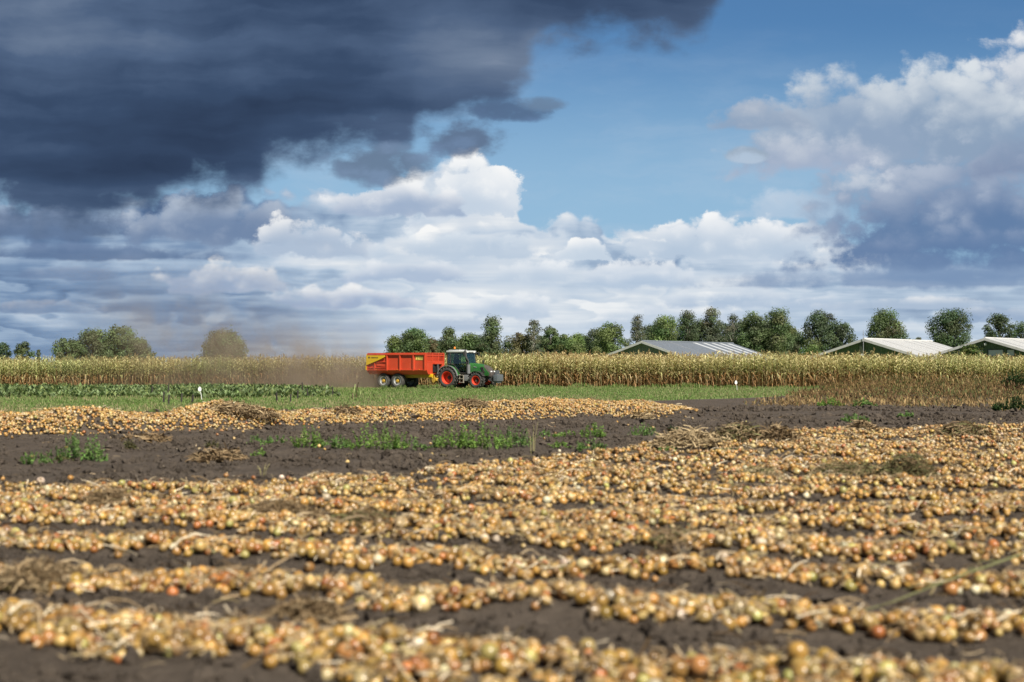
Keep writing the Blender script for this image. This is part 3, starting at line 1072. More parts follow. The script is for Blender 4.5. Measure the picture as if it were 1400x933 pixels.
def maize_plant(seed):
    """one unit tall: stalk, arching leaves, a cob and the tassel; tone goes with the height (foot dried brown, top yellow green)"""
    r = np.random.default_rng(seed)
    V, Q, T = [], [], []

    def col(z, f=1.0):
        lo, mid, hi = np.array((0.33, 0.19, 0.080)), np.array((0.39, 0.38, 0.15)), np.array((0.72, 0.63, 0.34))
        cut = 0.44 + r.normal(0, 0.06)
        if z < cut:
            c = lo * r.uniform(0.6, 1.3) if r.random() < 0.85 else np.array((0.46, 0.34, 0.18))
        elif z < cut + 0.28:
            c = mid * r.uniform(0.7, 1.3) + (hi - mid) * r.uniform(0, 0.5)
        else:
            c = mid + (hi - mid) * r.uniform(0.35, 1.1)
        return c * f

    def strip(pts, ws, side, c):
        n0 = len(V)
        for i, (p, w) in enumerate(zip(pts, ws)):
            V.append(p - side * w)
            V.append(p + side * w)
            cc = c * (0.9 + 0.2 * i / len(pts))
            T.append(cc)
            T.append(cc)
            if i:
                a = n0 + 2 * i
                Q.append((a - 2, a - 1, a + 1, a))
    lean_ = np.array((r.normal(0, 0.03), r.normal(0, 0.03), 1.0))
    for k in range(2):                              # two crossed strips make the stalk
        a = k * 1.57 + r.uniform(0, 1)
        strip([lean_ * t for t in (0, 0.3, 0.6, 0.93)], (0.008, 0.007, 0.006, 0.003), np.array((math.cos(a), math.sin(a), 0)), col(0.2 if k else 0.5, 0.9))
    a = r.uniform(0, 6.28)
    zs = np.linspace(0.10, 0.86, 13) + r.normal(0, 0.012, 13)
    for i, z in enumerate(zs):
        a += math.pi + r.normal(0, 0.45)
        d = np.array((math.cos(a), math.sin(a), 0.0))
        side = np.array((-math.sin(a), math.cos(a), 0.15))
        ln = r.uniform(0.20, 0.31) * (1.0 if 0.2 < z < 0.7 else 0.8)
        drop = r.uniform(0.35, 0.9) if z > 0.42 else r.uniform(0.9, 1.7)
        pts = []
        for t in (0, 0.28, 0.6, 1.0):
            rise = 1.05 * t - drop * 1.25 * t * t
            pts.append(lean_ * z + d * ln * (t * (1 - 0.22 * t * min(drop, 1.2))) + np.array((0, 0, ln * rise)))
        strip(pts, (0.010, 0.017, 0.013, 0.001), side * (1.0 if z > 0.4 else 0.8), col(z + 0.04))
    for i in range(6):                              # tassel
        a = r.uniform(0, 6.28)
        d = np.array((math.cos(a), math.sin(a), 0.0)) * r.uniform(0.1, 0.5)
        p0 = lean_ * r.uniform(0.88, 0.93)
        strip([p0, p0 + (d * 0.05 + np.array((0, 0, 0.05))), p0 + d * 0.13 + np.array((0, 0, r.uniform(0.05, 0.10)))], (0.003, 0.004, 0.001),
              np.array((-d[1], d[0], 0)) / (np.linalg.norm(d) + 1e-6), np.array((0.46, 0.33, 0.16)) * r.uniform(0.7, 1.15))
    a = r.uniform(0, 6.28)                          # cob in its husk
    d = np.array((math.cos(a), math.sin(a), 0))
    p0 = lean_ * r.uniform(0.38, 0.48)
    for k in range(2):
        sd = np.array((-d[1], d[0], 0)) if k else np.array((d[0] * 0.5, d[1] * 0.5, -0.8))
        strip([p0, p0 + d * 0.03 + np.array((0, 0, 0.03)), p0 + d * 0.055 + np.array((0, 0, 0.08)), p0 + d * 0.06 + np.array((0, 0, 0.10))], (0.006, 0.014, 0.012, 0.003), sd, np.array((0.48, 0.38, 0.2)) * r.uniform(0.7, 1.1))
    return np.array(V), [np.array(Q)], np.array(T)


PLANTS = [maize_plant(100 + i) for i in range(14)]
MB_ = Batch()
ROWS = 11
pts_ = []
for rw in range(ROWS):
    xx = np.arange(-75, 75, 0.17 if rw < 4 else 0.24)
    xx = xx + rng.normal(0, 0.05, len(xx))
    yy = maize_front(xx) + rw * (0.75 if rw < 6 else 1.4) + rng.normal(0, 0.05, len(xx))
    pts_.append(np.stack([xx, yy, np.full(len(xx), rw)], -1))
pts_ = np.concatenate(pts_)
front = np.where((pts_[:, 2] == 0) & (((pts_[:, 0] > -2.0) & (pts_[:, 0] < 42.5)) | (pts_[:, 0] < -12.5) & (pts_[:, 0] > -43)))[0]
front = np.sort(front[np.argsort(pts_[front, 1] + np.abs(pts_[front, 0]) * 0.004 + rng.normal(0, 0.02, len(front)))][:300])
isobj = np.zeros(len(pts_), bool)
isobj[front] = True
H_ = maize_h(pts_[:, 0]) * rng.normal(1.0, 0.075, len(pts_)).clip(0.75, 1.18) * (1 + 0.05 * vnoise(pts_[:, 0] * 0.25, pts_[:, 1] * 0.25, 71))
var_ = rng.integers(len(PLANTS), size=len(pts_))
rz_ = rng.uniform(0, 2 * np.pi, len(pts_))
green = np.clip(0.5 + 0.9 * fbm(pts_[:, 0] * 0.16, pts_[:, 1] * 0.1, 81, 3) + np.where(pts_[:, 0] < -12, 0.22, 0.0), 0, 1)
Zg = height(pts_[:, 0], pts_[:, 1])
for vi, (tv_, tf_, tt_) in enumerate(PLANTS):
    q = np.where((var_ == vi) & ~isobj)[0]
    tint = np.stack([1.10 - 0.32 * green[q], 1.0 - 0.05 * green[q], 1.0 - 0.2 * green[q]], -1) * rng.uniform(0.85, 1.15, (len(q), 1))
    fade = np.clip((tv_[:, 2] - 0.30) / 0.2, 0, 1)[None, :, None]
    tone = tt_[None] * (1 + (tint[:, None, :] - 1) * fade)
    wd = H_[q] * 1.0
    MB_.add(tv_, tf_, rot_z(rz_[q]), np.stack([wd, wd, wd], -1), np.stack([pts_[q, 0], pts_[q, 1], Zg[q]], -1), tone)
tag(link_mesh('maize_field', MB_.build('maize_field', M_MAIZE)), 'tall field of ripening maize with dried brown feet and pale tops', 'maize field', kind='stuff')
pm = [np_mesh('maize_plant', tv_, tf_, M_MAIZE, tt_) for tv_, tf_, tt_ in PLANTS]
for q in front:
    o = bpy.data.objects.new('maize_plant', pm[var_[q]])
    COL.objects.link(o)
    o.location = (pts_[q, 0], pts_[q, 1], Zg[q])
    o.rotation_euler = (0, 0, rz_[q])
    o.scale = (H_[q],) * 3
    x = pts_[q, 0]
    tall = 'tall' if H_[q] > maize_h(x) * 1.03 else 'short' if H_[q] < maize_h(x) * 0.95 else 'middling'
    place = ('left of the dust cloud' if x < -26 else 'behind the dust cloud') if x < -12 else 'just ahead of the green tractor' if x < 6 else 'below the grey roofed shed' if x < 18 else 'between the grey and white roofed sheds' if x < 25 else 'below the white roofed shed' if x < 33 else 'below the shed with windows'
    tag(o, f'{tall} maize plant at the field edge, {place}', 'maize plant', 'maize plants along the field edge')

# ------------------------------------------------------------------ trees
M_LEAF = tone_mat('tree leaves', 0.5, 0.3, 0.5, 1.2, 0.15)
M_BARK = paint('tree bark', (0.10, 0.085, 0.07), 0.9, 0, 0.4, 3.0, (0.05, 0.045, 0.04), 0.6)
M_BIRCH = paint('pale birch bark', (0.34, 0.32, 0.28), 0.8, 0, 0.5, 3.0, (0.06, 0.055, 0.05), 0.4)
LEAFV = np.array([(-0.5, 0, 0), (0, -0.32, 0.06), (0.5, 0, 0), (0, 0.32, 0.06)])
LEAFQ = [np.array([(0, 1, 2, 3)])]


def facing(nrm, r):
    """rotations that turn a leaf's z axis to nrm, with a random twist"""
    z = nrm / np.linalg.norm(nrm, axis=1)[:, None]
    x = np.cross(z, r.normal(size=z.shape))
    x /= np.linalg.norm(x, axis=1)[:, None]
    return np.stack([x, np.cross(z, x), z], -1)


def tree(px, top, wpx, Y, kind, label, name='tree', leaf=None, base_px=None, group='trees beyond the maize'):
    """px, top, wpx: middle, top and width of the crown as read off the photograph; Y: how far away it stands"""
    r = np.random.default_rng(int(px * 13 + top))
    s = FPX / Y
    H = (HZ - top) / s + CAM_H
    Wd = wpx / s * (1.12 if px > 400 else 1.0)
    root = empty(name, ((px - 700) / FPX * Y, Y, 0.0))
    tag(root, label, 'tree', group)
    K = dict(oak=(0.20, 0.95, 1.1, 0.30), round=(0.16, 0.92, 1.25, 0.28), tall=(0.20, 0.8, 1.0, 0.27), birch=(0.28, 0.7, 0.75, 0.22), bush=(0.02, 1.0, 1.2, 0.30), cone=(0.05, 0.7, 1.3, 0.2), dark=(0.16, 0.95, 1.2, 0.3))
    zb, full, dens, lf = K[kind]
    zb *= H
    leafcol = np.array(leaf if leaf else (0.060, 0.088, 0.026))
    # limbs: the trunk and boughs that carry the clumps
    mb = MB()
    tr = 0.022 * H + 0.05
    sway = r.normal(0, 0.02 * H, 2)
    trunk = [(0, 0, -0.1), (sway[0] * 0.3, sway[1] * 0.3, H * 0.3), (sway[0] * 0.7, sway[1] * 0.7, H * 0.6), (sway[0], sway[1], H * (0.9 if kind in ('tall', 'birch', 'cone') else 0.78))]
    mb.tube(trunk, [tr * 1.25, tr, tr * 0.6, tr * 0.15], 7)
    nl = int({'oak': 30, 'round': 25, 'tall': 26, 'birch': 28, 'bush': 9, 'cone': 16, 'dark': 14}[kind] * (0.8 + 0.4 * min(Wd / 8, 1.5)))
    C, Rr = [], []
    for i in range(nl):
        t = (i + r.uniform(0, 1)) / nl
        z = zb + (H - zb) * (0.04 + 0.90 * t)
        u = (z - zb) / (H - zb)
        if kind == 'cone':
            env = 1.0 - u * 0.95
        elif kind in ('tall', 'birch'):
            env = (math.sin(math.pi * min(1, 0.16 + 0.80 * u)) ** 0.7) * (0.85 + 0.15 * math.sin(u * 9 + px))
        else:
            env = math.sqrt(max(0.05, 1 - (1.7 * (u - 0.42)) ** 2)) if u > 0.42 else 0.78 + 0.22 * u / 0.42
        a = i * 2.4 + r.uniform(-0.5, 0.5)
        cr = Wd * {'oak': 0.135, 'round': 0.15, 'tall': 0.14, 'birch': 0.11, 'bush': 0.24, 'cone': 0.2, 'dark': 0.2}[kind] * r.uniform(0.6, 1.5)
        env *= 0.86 + 0.24 * math.sin(a * 2 + px) * math.cos(u * 7 + top)
        rad = max(0.0, Wd * 0.5 * env - cr * 0.75) * (r.uniform(0.55, 1.0) ** 0.5)
        c = np.array((math.cos(a) * rad + sway[0] * u, math.sin(a) * rad + sway[1] * u, min(z, H - cr * 0.55)))
        C.append(c)
        Rr.append(cr)
        if kind != 'bush':
            zt = min(z * 0.72, H * 0.7)
            p0 = np.array((sway[0] * zt / H, sway[1] * zt / H, zt))
            md = (p0 + c) / 2 + np.array((0, 0, 0.05 * H))
            mb.tube([tuple(p0), tuple(md), tuple(c)], [tr * 0.38, tr * 0.24, tr * 0.08], 5)
    trunk_ob = mb.build('trunk', M_BIRCH if kind == 'birch' else M_BARK, root, True)
    # leaves: clumps of small tilted faces, thick at the rim of each clump
    Bt = Batch()
    C, Rr = np.array(C), np.array(Rr)
    ctone = leafcol[None] * r.uniform(0.72, 1.35, (len(C), 1)) * r.normal(1, 0.07, (len(C), 3)).clip(0.8, 1.25)
    for c, cr, ct in zip(C, Rr, ctone):
        n = int(dens * 300 * (cr / 1.2) ** 1.6 * (0.30 / lf) ** 1.2) + 40
        d = r.normal(size=(n, 3))
        d /= np.linalg.norm(d, axis=1)[:, None]
        rad = cr * (0.35 + 0.75 * r.random(n) ** 0.6) * (1 + 0.28 * np.sin(d[:, 0] * 5 + c[2]) * np.cos(d[:, 1] * 4 + c[0]))
        P = c + d * rad[:, None] * np.array((1.12, 1.12, 0.82))
        ok = P[:, 2] > 0.1
        P, d = P[ok], d[ok]
        n = len(P)
        tone = ct[None] * r.uniform(0.7, 1.35, (n, 1))
        Bt.add(LEAFV, LEAFQ, facing(d + r.normal(0, 0.42, (n, 3)) + np.array((0, 0, 0.35)), r), r.uniform(0.6, 1.3, n) * lf, P, tone[:, None, :])
    crown = link_mesh('crown', Bt.build('crown', M_LEAF), root)
    return root


DG, MG, LG, BG, OG = (0.098, 0.136, 0.068), (0.138, 0.184, 0.082), (0.180, 0.240, 0.090), (0.180, 0.165, 0.088), (0.150, 0.170, 0.106)
for a in [
    (6, 469, 30, 225, 'dark', 'dark broad tree at the far left edge of the maize', DG),
    (31, 468, 36, 228, 'dark', 'dark round tree beside the little pointed conifer', DG),
    (53, 475, 13, 226, 'cone', 'little pointed conifer alone above the maize', DG, 'conifer'),
    (92, 463, 46, 224, 'oak', 'low rounded tree on the left flank of the big dark clump', MG),
    (128, 451, 64, 226, 'oak', 'broad tree in the left half of the big dark clump', MG),
    (163, 446, 60, 229, 'oak', 'highest tree of the big dark clump left of the dust', MG),
    (190, 463, 50, 226, 'oak', 'spreading tree on the right flank of the big dark clump', MG),
    (307, 453, 72, 222, 'round', 'lone domed tree veiled by brown dust', MG),
    (540, 460, 32, 240, 'round', 'pale leafy tree above the rear end of the red trailer', LG),
    (566, 450, 50, 236, 'oak', 'wide loose green tree above the middle of the red trailer', MG),
    (590, 462, 30, 238, 'tall', 'browning tree above the front of the red trailer', BG),
    (613, 448, 36, 242, 'tall', 'fresh green tree right behind the tractor cab', MG),
    (645, 457, 42, 246, 'oak', 'low green tree behind the tractor bonnet', MG),
    (673, 432, 38, 240, 'tall', 'tall layered tree standing above the tractor nose', MG),
    (700, 462, 34, 246, 'bush', 'low leafy tree between the tall layered tree and the bare birch', MG),
    (715, 455, 36, 238, 'oak', 'brownish green tree at the foot of the bare birch', BG),
    (729, 435, 30, 236, 'birch', 'thin half bare birch with a pale trunk', OG, 'birch_tree'),
    (752, 447, 34, 243, 'oak', 'bushy green tree on the right of the half bare birch', MG),
    (783, 456, 44, 240, 'round', 'low light green tree midway between birch and grey roof', LG),
    (811, 450, 38, 246, 'dark', 'dark green tree left of the rounded tree by the grey roof', DG),
    (836, 443, 48, 236, 'round', 'rounded full tree just left of the grey roof', LG),
    (872, 429, 36, 262, 'birch', 'loose dull tree above the ridge of the grey shed', OG, 'birch_tree'),
    (906, 433, 48, 255, 'round', 'bright green round tree behind the grey roof', LG),
    (938, 426, 46, 262, 'tall', 'dark tall tree behind the middle of the grey roof', DG),
    (974, 420, 40, 264, 'tall', 'highest airy tree behind the striped end of the grey roof', OG),
    (1003, 428, 36, 262, 'birch', 'thin tree with pale limbs right of the highest airy tree', OG, 'birch_tree'),
    (1030, 427, 44, 258, 'oak', 'full green tree beyond the right end of the grey roof', MG),
    (1062, 423, 52, 258, 'oak', 'spreading tree at the right end of the long tree row', MG),
    (1090, 452, 26, 262, 'dark', 'low dark tree in the gap after the long tree row', DG),
    (1122, 425, 56, 250, 'oak', 'big dark green tree left of the white roofed shed', DG),
    (1110, 466, 40, 236, 'bush', 'pale low tree at the foot of the big dark green tree', LG),
    (1152, 440, 40, 248, 'oak', 'smaller dark tree touching the left end of the white roof', DG),
    (1215, 425, 62, 252, 'oak', 'airy round tree above the white roof', MG),
    (1257, 459, 16, 330, 'tall', 'tiny far tree above the white roof end', OG),
    (1299, 425, 62, 250, 'oak', 'dark round tree between the two white roofs', DG),
    (1366, 428, 46, 252, 'oak', 'dark tree above the ridge of the windowed shed', DG),
    (1396, 439, 34, 254, 'dark', 'dark tree at the right edge beside the windowed shed', DG),
]:
    px, top, w, Y, kind, lab, col = a[:7]
    tree(px, top, w, Y, kind, lab, a[7] if len(a) > 7 else 'tree', col)
# low scrub closing the foot of the tree row
for px, top, w, Y, lab in [(556, 474, 70, 250, 'low scrub behind the middle of the red trailer'), (630, 472, 60, 252, 'low scrub behind the tractor cab'), (675, 474, 60, 252, 'low scrub under the tall layered tree'),
                           (770, 474, 60, 252, 'low scrub between birch and grey roof'), (825, 472, 60, 252, 'low scrub under the rounded tree by the grey roof'),
                           (1050, 470, 70, 268, 'low scrub beyond the right end of the grey roof'), (925, 462, 70, 268, 'low scrub behind the ridge of the grey shed'), (985, 462, 70, 268, 'low scrub behind the striped roof end')]:
    tree(px, top, w, Y, 'bush', lab, 'scrub', DG, group='scrub under the trees')
tree(1326, 474, 40, 156, 'bush', 'light green shrub growing in front of the windowed shed', 'shrub', (0.10, 0.16, 0.035), group='scrub under the trees')
FILL = ['left end of the tree row', 'red trailer front', 'tractor cab', 'tractor bonnet', 'half bare birch', 'low light green tree', 'dark tree by the rounded one', 'rounded tree', 'bright green round tree', 'grey roof middle', 'highest airy tree', 'thin pale limbed tree', 'full green tree', 'end of the long tree row']
for (px, top, w, k, col), lab in zip([(553, 468, 44, 'round', MG), (600, 466, 44, 'oak', DG), (630, 464, 44, 'oak', MG), (660, 460, 44, 'round', DG), (742, 460, 44, 'oak', DG), (766, 460, 40, 'round', MG), (797, 459, 44, 'oak', MG),
                                (826, 456, 40, 'round', DG), (890, 444, 50, 'oak', DG), (956, 438, 48, 'oak', MG), (990, 440, 46, 'oak', DG), (1016, 438, 46, 'oak', MG), (1046, 438, 50, 'oak', DG), (1078, 446, 40, 'oak', MG)], FILL):
    tree(px, top, w, 272, k, 'tree filling the gap behind the ' + lab, 'tree', col)

# ------------------------------------------------------------------ sheds beyond the maize
def cladding(name, col, ribs=3.0, rough=0.5, axis=0, dirt=0.2):
    m, t, b, o = material(name)
    tc = t.new('ShaderNodeTexCoord')
    p = t.sep(tc.outputs['Object'])
    n = t.noise(tc.outputs['Object'], 0.9, 5.0, 0.6, dim='3D')
    c = t.mix(t.step(n, 0.4, 0.75) * dirt, col, tuple(k * 0.55 for k in col))
    t.plug(b.inputs['Base Color'], c)
    b.inputs['Roughness'].default_value = rough
    w = t.math('SINE', p[axis] * ribs * 6.2832)
    bp = t.new('ShaderNodeBump')
    bp.inputs['Strength'].default_value = 0.8
    bp.inputs['Distance'].default_value = 0.03
    t.plug(bp.inputs['Height'], w)
    t.l.new(bp.outputs[0], b.inputs['Normal'])
    return m


M_GREENWALL = cladding('green board cladding', (0.095, 0.140, 0.062), 3.0, 0.6, 0)
M_GREYWALL = cladding('grey green board cladding', (0.16, 0.185, 0.14), 3.0, 0.6, 0)
M_ROOFW = cladding('pale corrugated roof', (0.42, 0.425, 0.42), 3.0, 0.55, 1, 0.12)
M_ROOFG = cladding('blue grey corrugated roof', (0.145, 0.165, 0.19), 3.0, 0.5, 1)
M_STRIP = cladding('clear roof light', (0.50, 0.52, 0.53), 3.0, 0.35, 1, 0.1)
M_SEAM = paint('grey roof seam', (0.34, 0.35, 0.36), 0.6)
M_TRIM = paint('pale barge board', (0.52, 0.52, 0.50), 0.55)
M_DOORP = paint('dark green door', (0.045, 0.062, 0.035), 0.5)
M_WINP = paint('white blinded pane', (0.62, 0.63, 0.62), 0.25, 0, 0.1)
M_WINF = paint('dark window frame', (0.05, 0.06, 0.05), 0.4)
M_STEEL = paint('galvanised steel', (0.42, 0.43, 0.44), 0.45, 0.6)
M_LAMPW = paint('white lamp housing', (0.7, 0.7, 0.68), 0.4, 0, 0.05)


def shed(apex_px, apex_py, Y, half, eave, length, rz, name, label, wall, roofm, strips, extra=None):
    """local frame: x along the gable, y along the ridge (away), origin under the front gable's ridge"""
    ridge = (HZ - apex_py) / FPX * Y + CAM_H
    root = empty(name, ((apex_px - 700) / FPX * Y, Y, 0), rz)
    tag(root, label, 'shed', 'farm sheds beyond the maize')
    th = 0.10
    wl = MB()
    wl.prism([(-half, 0), (half, 0), (half, eave), (0, ridge - 0.02), (-half, eave)], 0, 0.16)
    wl.prism([(-half, 0), (half, 0), (half, eave), (0, ridge - 0.02), (-half, eave)], length - 0.16, length)
    wl.box((-half + 0.08, length / 2, eave / 2), (0.16, length - 0.33, eave - 0.02))
    wl.box((half - 0.08, length / 2, eave / 2), (0.16, length - 0.33, eave - 0.02))
    wl.build('wall', wall, root)
    sl = math.hypot(half + 0.5, (ridge - eave) * (half + 0.5) / half)
    ang = math.atan2(ridge - eave, half)
    for sgn in (-1, 1):
        cx, cz = sgn * (half + 0.5) / 2, ridge - (ridge - eave) * (half + 0.5) / half / 2 + th / 2 + 0.015
        rf = MB().box((cx, length / 2, cz), (sl, length + 0.8, th), (0, sgn * ang, 0)).build('roof', roofm, root)
        bb = MB().box((cx, -0.46, cz - 0.06), (sl, 0.06, 0.28), (0, sgn * ang, 0)).build('barge_board', M_TRIM, rf)
        for (yy, wdt, mt) in strips:
            MB().box((cx + sgn * math.sin(ang) * (th / 2 + 0.014), yy, cz + math.cos(ang) * (th / 2 + 0.014)), (sl * 0.96, wdt, 0.022), (0, sgn * ang, 0)).build('roof_light' if mt is M_STRIP else 'roof_seam', mt, rf)
    MB().tube([(0, -0.4, ridge + 0.13), (0, length + 0.4, ridge + 0.13)], 0.12, 8).build('ridge_cap', M_TRIM if roofm is M_ROOFW else roofm, root)
    for sgn in (-1, 1):
        MB().box((sgn * (half + 0.58), length / 2, eave - 0.24), (0.14, length + 0.6, 0.12)).build('gutter', M_TRIM, root)
    return root, ridge


RZ = math.radians(-40)
g, rg = shed(880, 468, 178, 7.0, 2.75, 21, RZ, 'shed', 'grey roofed shed with pale roof strips standing left of the two white roofed ones', M_GREYWALL, M_ROOFG,
             [(11.4, 0.75, M_STRIP), (13.7, 0.75, M_STRIP), (15.9, 0.75, M_STRIP), (17.9, 0.75, M_STRIP), (19.9, 0.75, M_STRIP), (5.6, 0.08, M_SEAM)])
MB().box((-2.2, -0.05, 1.1), (3.2, 0.08, 2.2)).build('door', M_DOORP, g)
g, rg = shed(1183, 465, 164, 6.6, 2.92, 18, RZ, 'shed', 'white roofed shed with green gable and a dark flue pipe', M_GREENWALL, M_ROOFW,
             [(10.0, 0.10, M_SEAM), (12.5, 0.10, M_SEAM), (15.0, 0.10, M_SEAM), (17.2, 0.10, M_SEAM), (4.0, 0.05, M_SEAM)])
MB().box((-0.42, -0.16, (rg - 0.2) / 2), (0.34, 0.28, rg - 0.25)).build('flue_pipe', M_DOORP, g)
pole = MB().tube([(0.05, -0.60, 2.0), (0.05, -0.60, rg + 1.1)], [0.05, 0.025], 6).build('aerial_mast', M_STEEL, g)
MB().lathe_y([(0.001, -0.14), (0.12, -0.12), (0.16, 0), (0.12, 0.12), (0.001, 0.14)], 12, (-0.2, -0.44, rg - 1.75), closed=False).build('lamp', M_LAMPW, g, True)
g, rg = shed(1348, 464, 160, 6.6, 2.92, 18, RZ, 'shed', 'pale roofed green shed with white windows at the right edge', M_GREENWALL, M_ROOFW,
             [(2.2, 0.5, M_SEAM), (7.0, 0.10, M_SEAM), (11.0, 0.10, M_SEAM), (15.0, 0.10, M_SEAM)])
for x0, x1 in ((-3.25, -2.95), (-0.84, -0.34), (0.28, 1.97), (2.41, 3.19)):
    z0, z1 = 3.02, 3.68
    w = MB()
    w.box(((x0 + x1) / 2, -0.03, z1 + 0.03), (x1 - x0 + 0.16, 0.1, 0.08)).box(((x0 + x1) / 2, -0.03, z0 - 0.03), (x1 - x0 + 0.16, 0.1, 0.08))
    w.box((x0 - 0.04, -0.028, (z0 + z1) / 2), (0.08, 0.09, z1 - z0 - 0.022)).box((x1 + 0.04, -0.028, (z0 + z1) / 2), (0.08, 0.09, z1 - z0 - 0.022))
    wf = w.build('window', M_WINF, g)
    MB().box(((x0 + x1) / 2, -0.012, (z0 + z1) / 2), (x1 - x0 - 0.01, 0.03, z1 - z0 - 0.03)).build('pane', M_WINP, wf)
MB().box((0.0, -0.2, rg - 0.55), (0.26, 0.36, 0.24), (0.3, 0, 0.4), 0.04).build('lamp', M_LAMPW, g)
MB().tube([(-0.15, -0.12, rg - 0.7), (-1.0, -0.1, 3.6)], 0.05, 6).build('cable_pipe', M_DOORP, g)

# ------------------------------------------------------------------ tractor
HEADING = math.radians(-30)
TR_X, TR_Y = -4.52, 111.8
P_GREEN = paint('green tractor paint', (0.028, 0.130, 0.028), 0.35, 0, 0.35, 4.0, (0.17, 0.15, 0.10), 0, 0.2)
P_RED = paint('red wheel paint', (0.60, 0.050, 0.022), 0.40, 0, 0.2, 5.0)
P_BLACK = paint('black plastic', (0.018, 0.018, 0.019), 0.5, 0, 0.3, 5.0)
P_DGREY = paint('dark grey cast iron', (0.055, 0.054, 0.056), 0.6, 0, 0.4, 5.0)
P_GRILLE = paint('dusty dark grille', (0.060, 0.050, 0.044), 0.8, 0, 0.5, 12.0, (0.12, 0.095, 0.07), 0.3)
P_MGREY = paint('mid grey plastic', (0.17, 0.175, 0.18), 0.55, 0, 0.25, 5.0)
P_WGREY = paint('grey ballast paint', (0.10, 0.115, 0.13), 0.55, 0, 0.3, 4.0)
P_ROOF = paint('off white cab roof', (0.52, 0.53, 0.52), 0.35, 0, 0.08, 3.0)
P_TYRE = paint('dusty tyre rubber', (0.040, 0.038, 0.037), 0.85, 0, 0.5, 5.0, (0.12, 0.10, 0.085))
P_ORANGE = paint('amber beacon lens', (0.80, 0.22, 0.02), 0.25, 0, 0.0)
P_LENS = paint('clear lamp lens', (0.75, 0.76, 0.76), 0.15, 0, 0.0)
P_TAN = paint('sun faded bracket', (0.30, 0.27, 0.22), 0.6, 0, 0.3)
P_YELLOWDOT = paint('yellow sticker', (0.75, 0.55, 0.04), 0.4, 0, 0.0)
P_SILVER = paint('silver emblem', (0.55, 0.55, 0.55), 0.35, 0.6, 0.0)


def glass_mat():
    m, t, b, o = material('greenish cab glass')
    t.n.remove(b)
    tr = t.new('ShaderNodeBsdfTransparent')
    tr.inputs[0].default_value = (0.70, 0.86, 0.80, 1)
    gl = t.new('ShaderNodeBsdfGlossy')
    gl.inputs['Roughness'].default_value = 0.03
    fr = t.new('ShaderNodeFresnel')
    fr.inputs[0].default_value = 1.5
    mx = t.new('ShaderNodeMixShader')
    t.plug(mx.inputs[0], (E(t, fr.outputs[0]) * 0.9 + 0.02).sat())
    t.l.new(tr.outputs[0], mx.inputs[1])
    t.l.new(gl.outputs[0], mx.inputs[2])
    t.l.new(mx.outputs[0], o.inputs[0])
    return m


M_GLASS = glass_mat()


def wheel(parent, loc, R, w, Rr, out, rim_mat, hub_mat, depth, lugs=0, name='wheel'):
    """out = -1: the face looks to -y. lugs: chevron bars of a tractor tyre"""
    wr = empty(name, loc, 0 if out < 0 else math.pi, parent)
    t = MB()
    h = w / 2
    Rc = R - (0.055 if lugs else 0.012)
    t.lathe_y([(Rr, -h * 0.80), (Rr + 0.05, -h * 0.97), (Rr + (Rc - Rr) * 0.55, -h * 1.04), (Rc - 0.07, -h * 0.96), (Rc - 0.015, -h * 0.78), (Rc, -h * 0.3), (Rc, h * 0.3),
               (Rc - 0.015, h * 0.78), (Rc - 0.07, h * 0.96), (Rr + (Rc - Rr) * 0.55, h * 1.04), (Rr + 0.05, h * 0.97), (Rr, h * 0.80)], 40)
    tb = t.build('tyre', P_TYRE, wr, True)
    if lugs:
        lb = MB()
        for k in range(lugs):
            for sd in (-1, 1):
                a = 2 * math.pi * (k + (0.25 if sd > 0 else 0.75)) / lugs
                M = Matrix.Rotation(-a, 4, 'Y') @ Matrix.Translation((Rc + 0.018, sd * h * 0.50, 0)) @ Matrix.Rotation(sd * math.radians(42), 4, 'X')
                g = bmesh.ops.create_cube(lb.bm, size=1.0)['verts']
                bmesh.ops.scale(lb.bm, vec=Vector((0.075, h * 1.22, 0.062)), verts=g)
                bmesh.ops.transform(lb.bm, matrix=M, verts=g)
        lb.build('tread', P_TYRE, wr)
    else:
        lb = MB()
        for k in range(36):
            for yy in (-0.36, -0.12, 0.12, 0.36):
                a = 2 * math.pi * (k + (0.5 if yy in (-0.12, 0.36) else 0)) / 36
                M = Matrix.Rotation(-a, 4, 'Y') @ Matrix.Translation((Rc - 0.001, yy * w * 1.05, 0))
                g = bmesh.ops.create_cube(lb.bm, size=1.0)['verts']
                bmesh.ops.scale(lb.bm, vec=Vector((0.016, w * 0.2, 0.060)), verts=g)
                bmesh.ops.transform(lb.bm, matrix=M, verts=g)
        lb.build('tread', P_TYRE, wr)
    r = MB()
    r.lathe_y([(Rr + 0.012, -h * 0.86), (Rr - 0.03, -h * 0.88), (Rr - 0.05, -h * 0.70), (Rr - 0.09, -h + depth), (0.10, -h + depth - 0.03), (0.02, -h + depth - 0.03), (0.02, -h + depth + 0.02),
               (0.12, -h + depth + 0.02), (Rr - 0.06, -h + depth + 0.05), (Rr - 0.02, h * 0.8), (Rr + 0.012, h * 0.86)], 40)
    r.build('rim', rim_mat, wr, True)
    hb = MB()
    hb.lathe_y([(0.001, -h + depth - 0.16), (0.10, -h + depth - 0.15), (0.12, -h + depth - 0.035), (0.15, -h + depth - 0.032), (0.15, -h + depth - 0.022), (0.001, -h + depth - 0.022)], 20, closed=False)
    for k in range(8):
        a = math.pi * 2 * k / 8
        hb.tube([(0.19 * math.cos(a), -h + depth - 0.06, 0.19 * math.sin(a)), (0.19 * math.cos(a), -h + depth - 0.01, 0.19 * math.sin(a))], 0.018, 6)
    hb.build('hub', hub_mat, wr, True)
    return wr


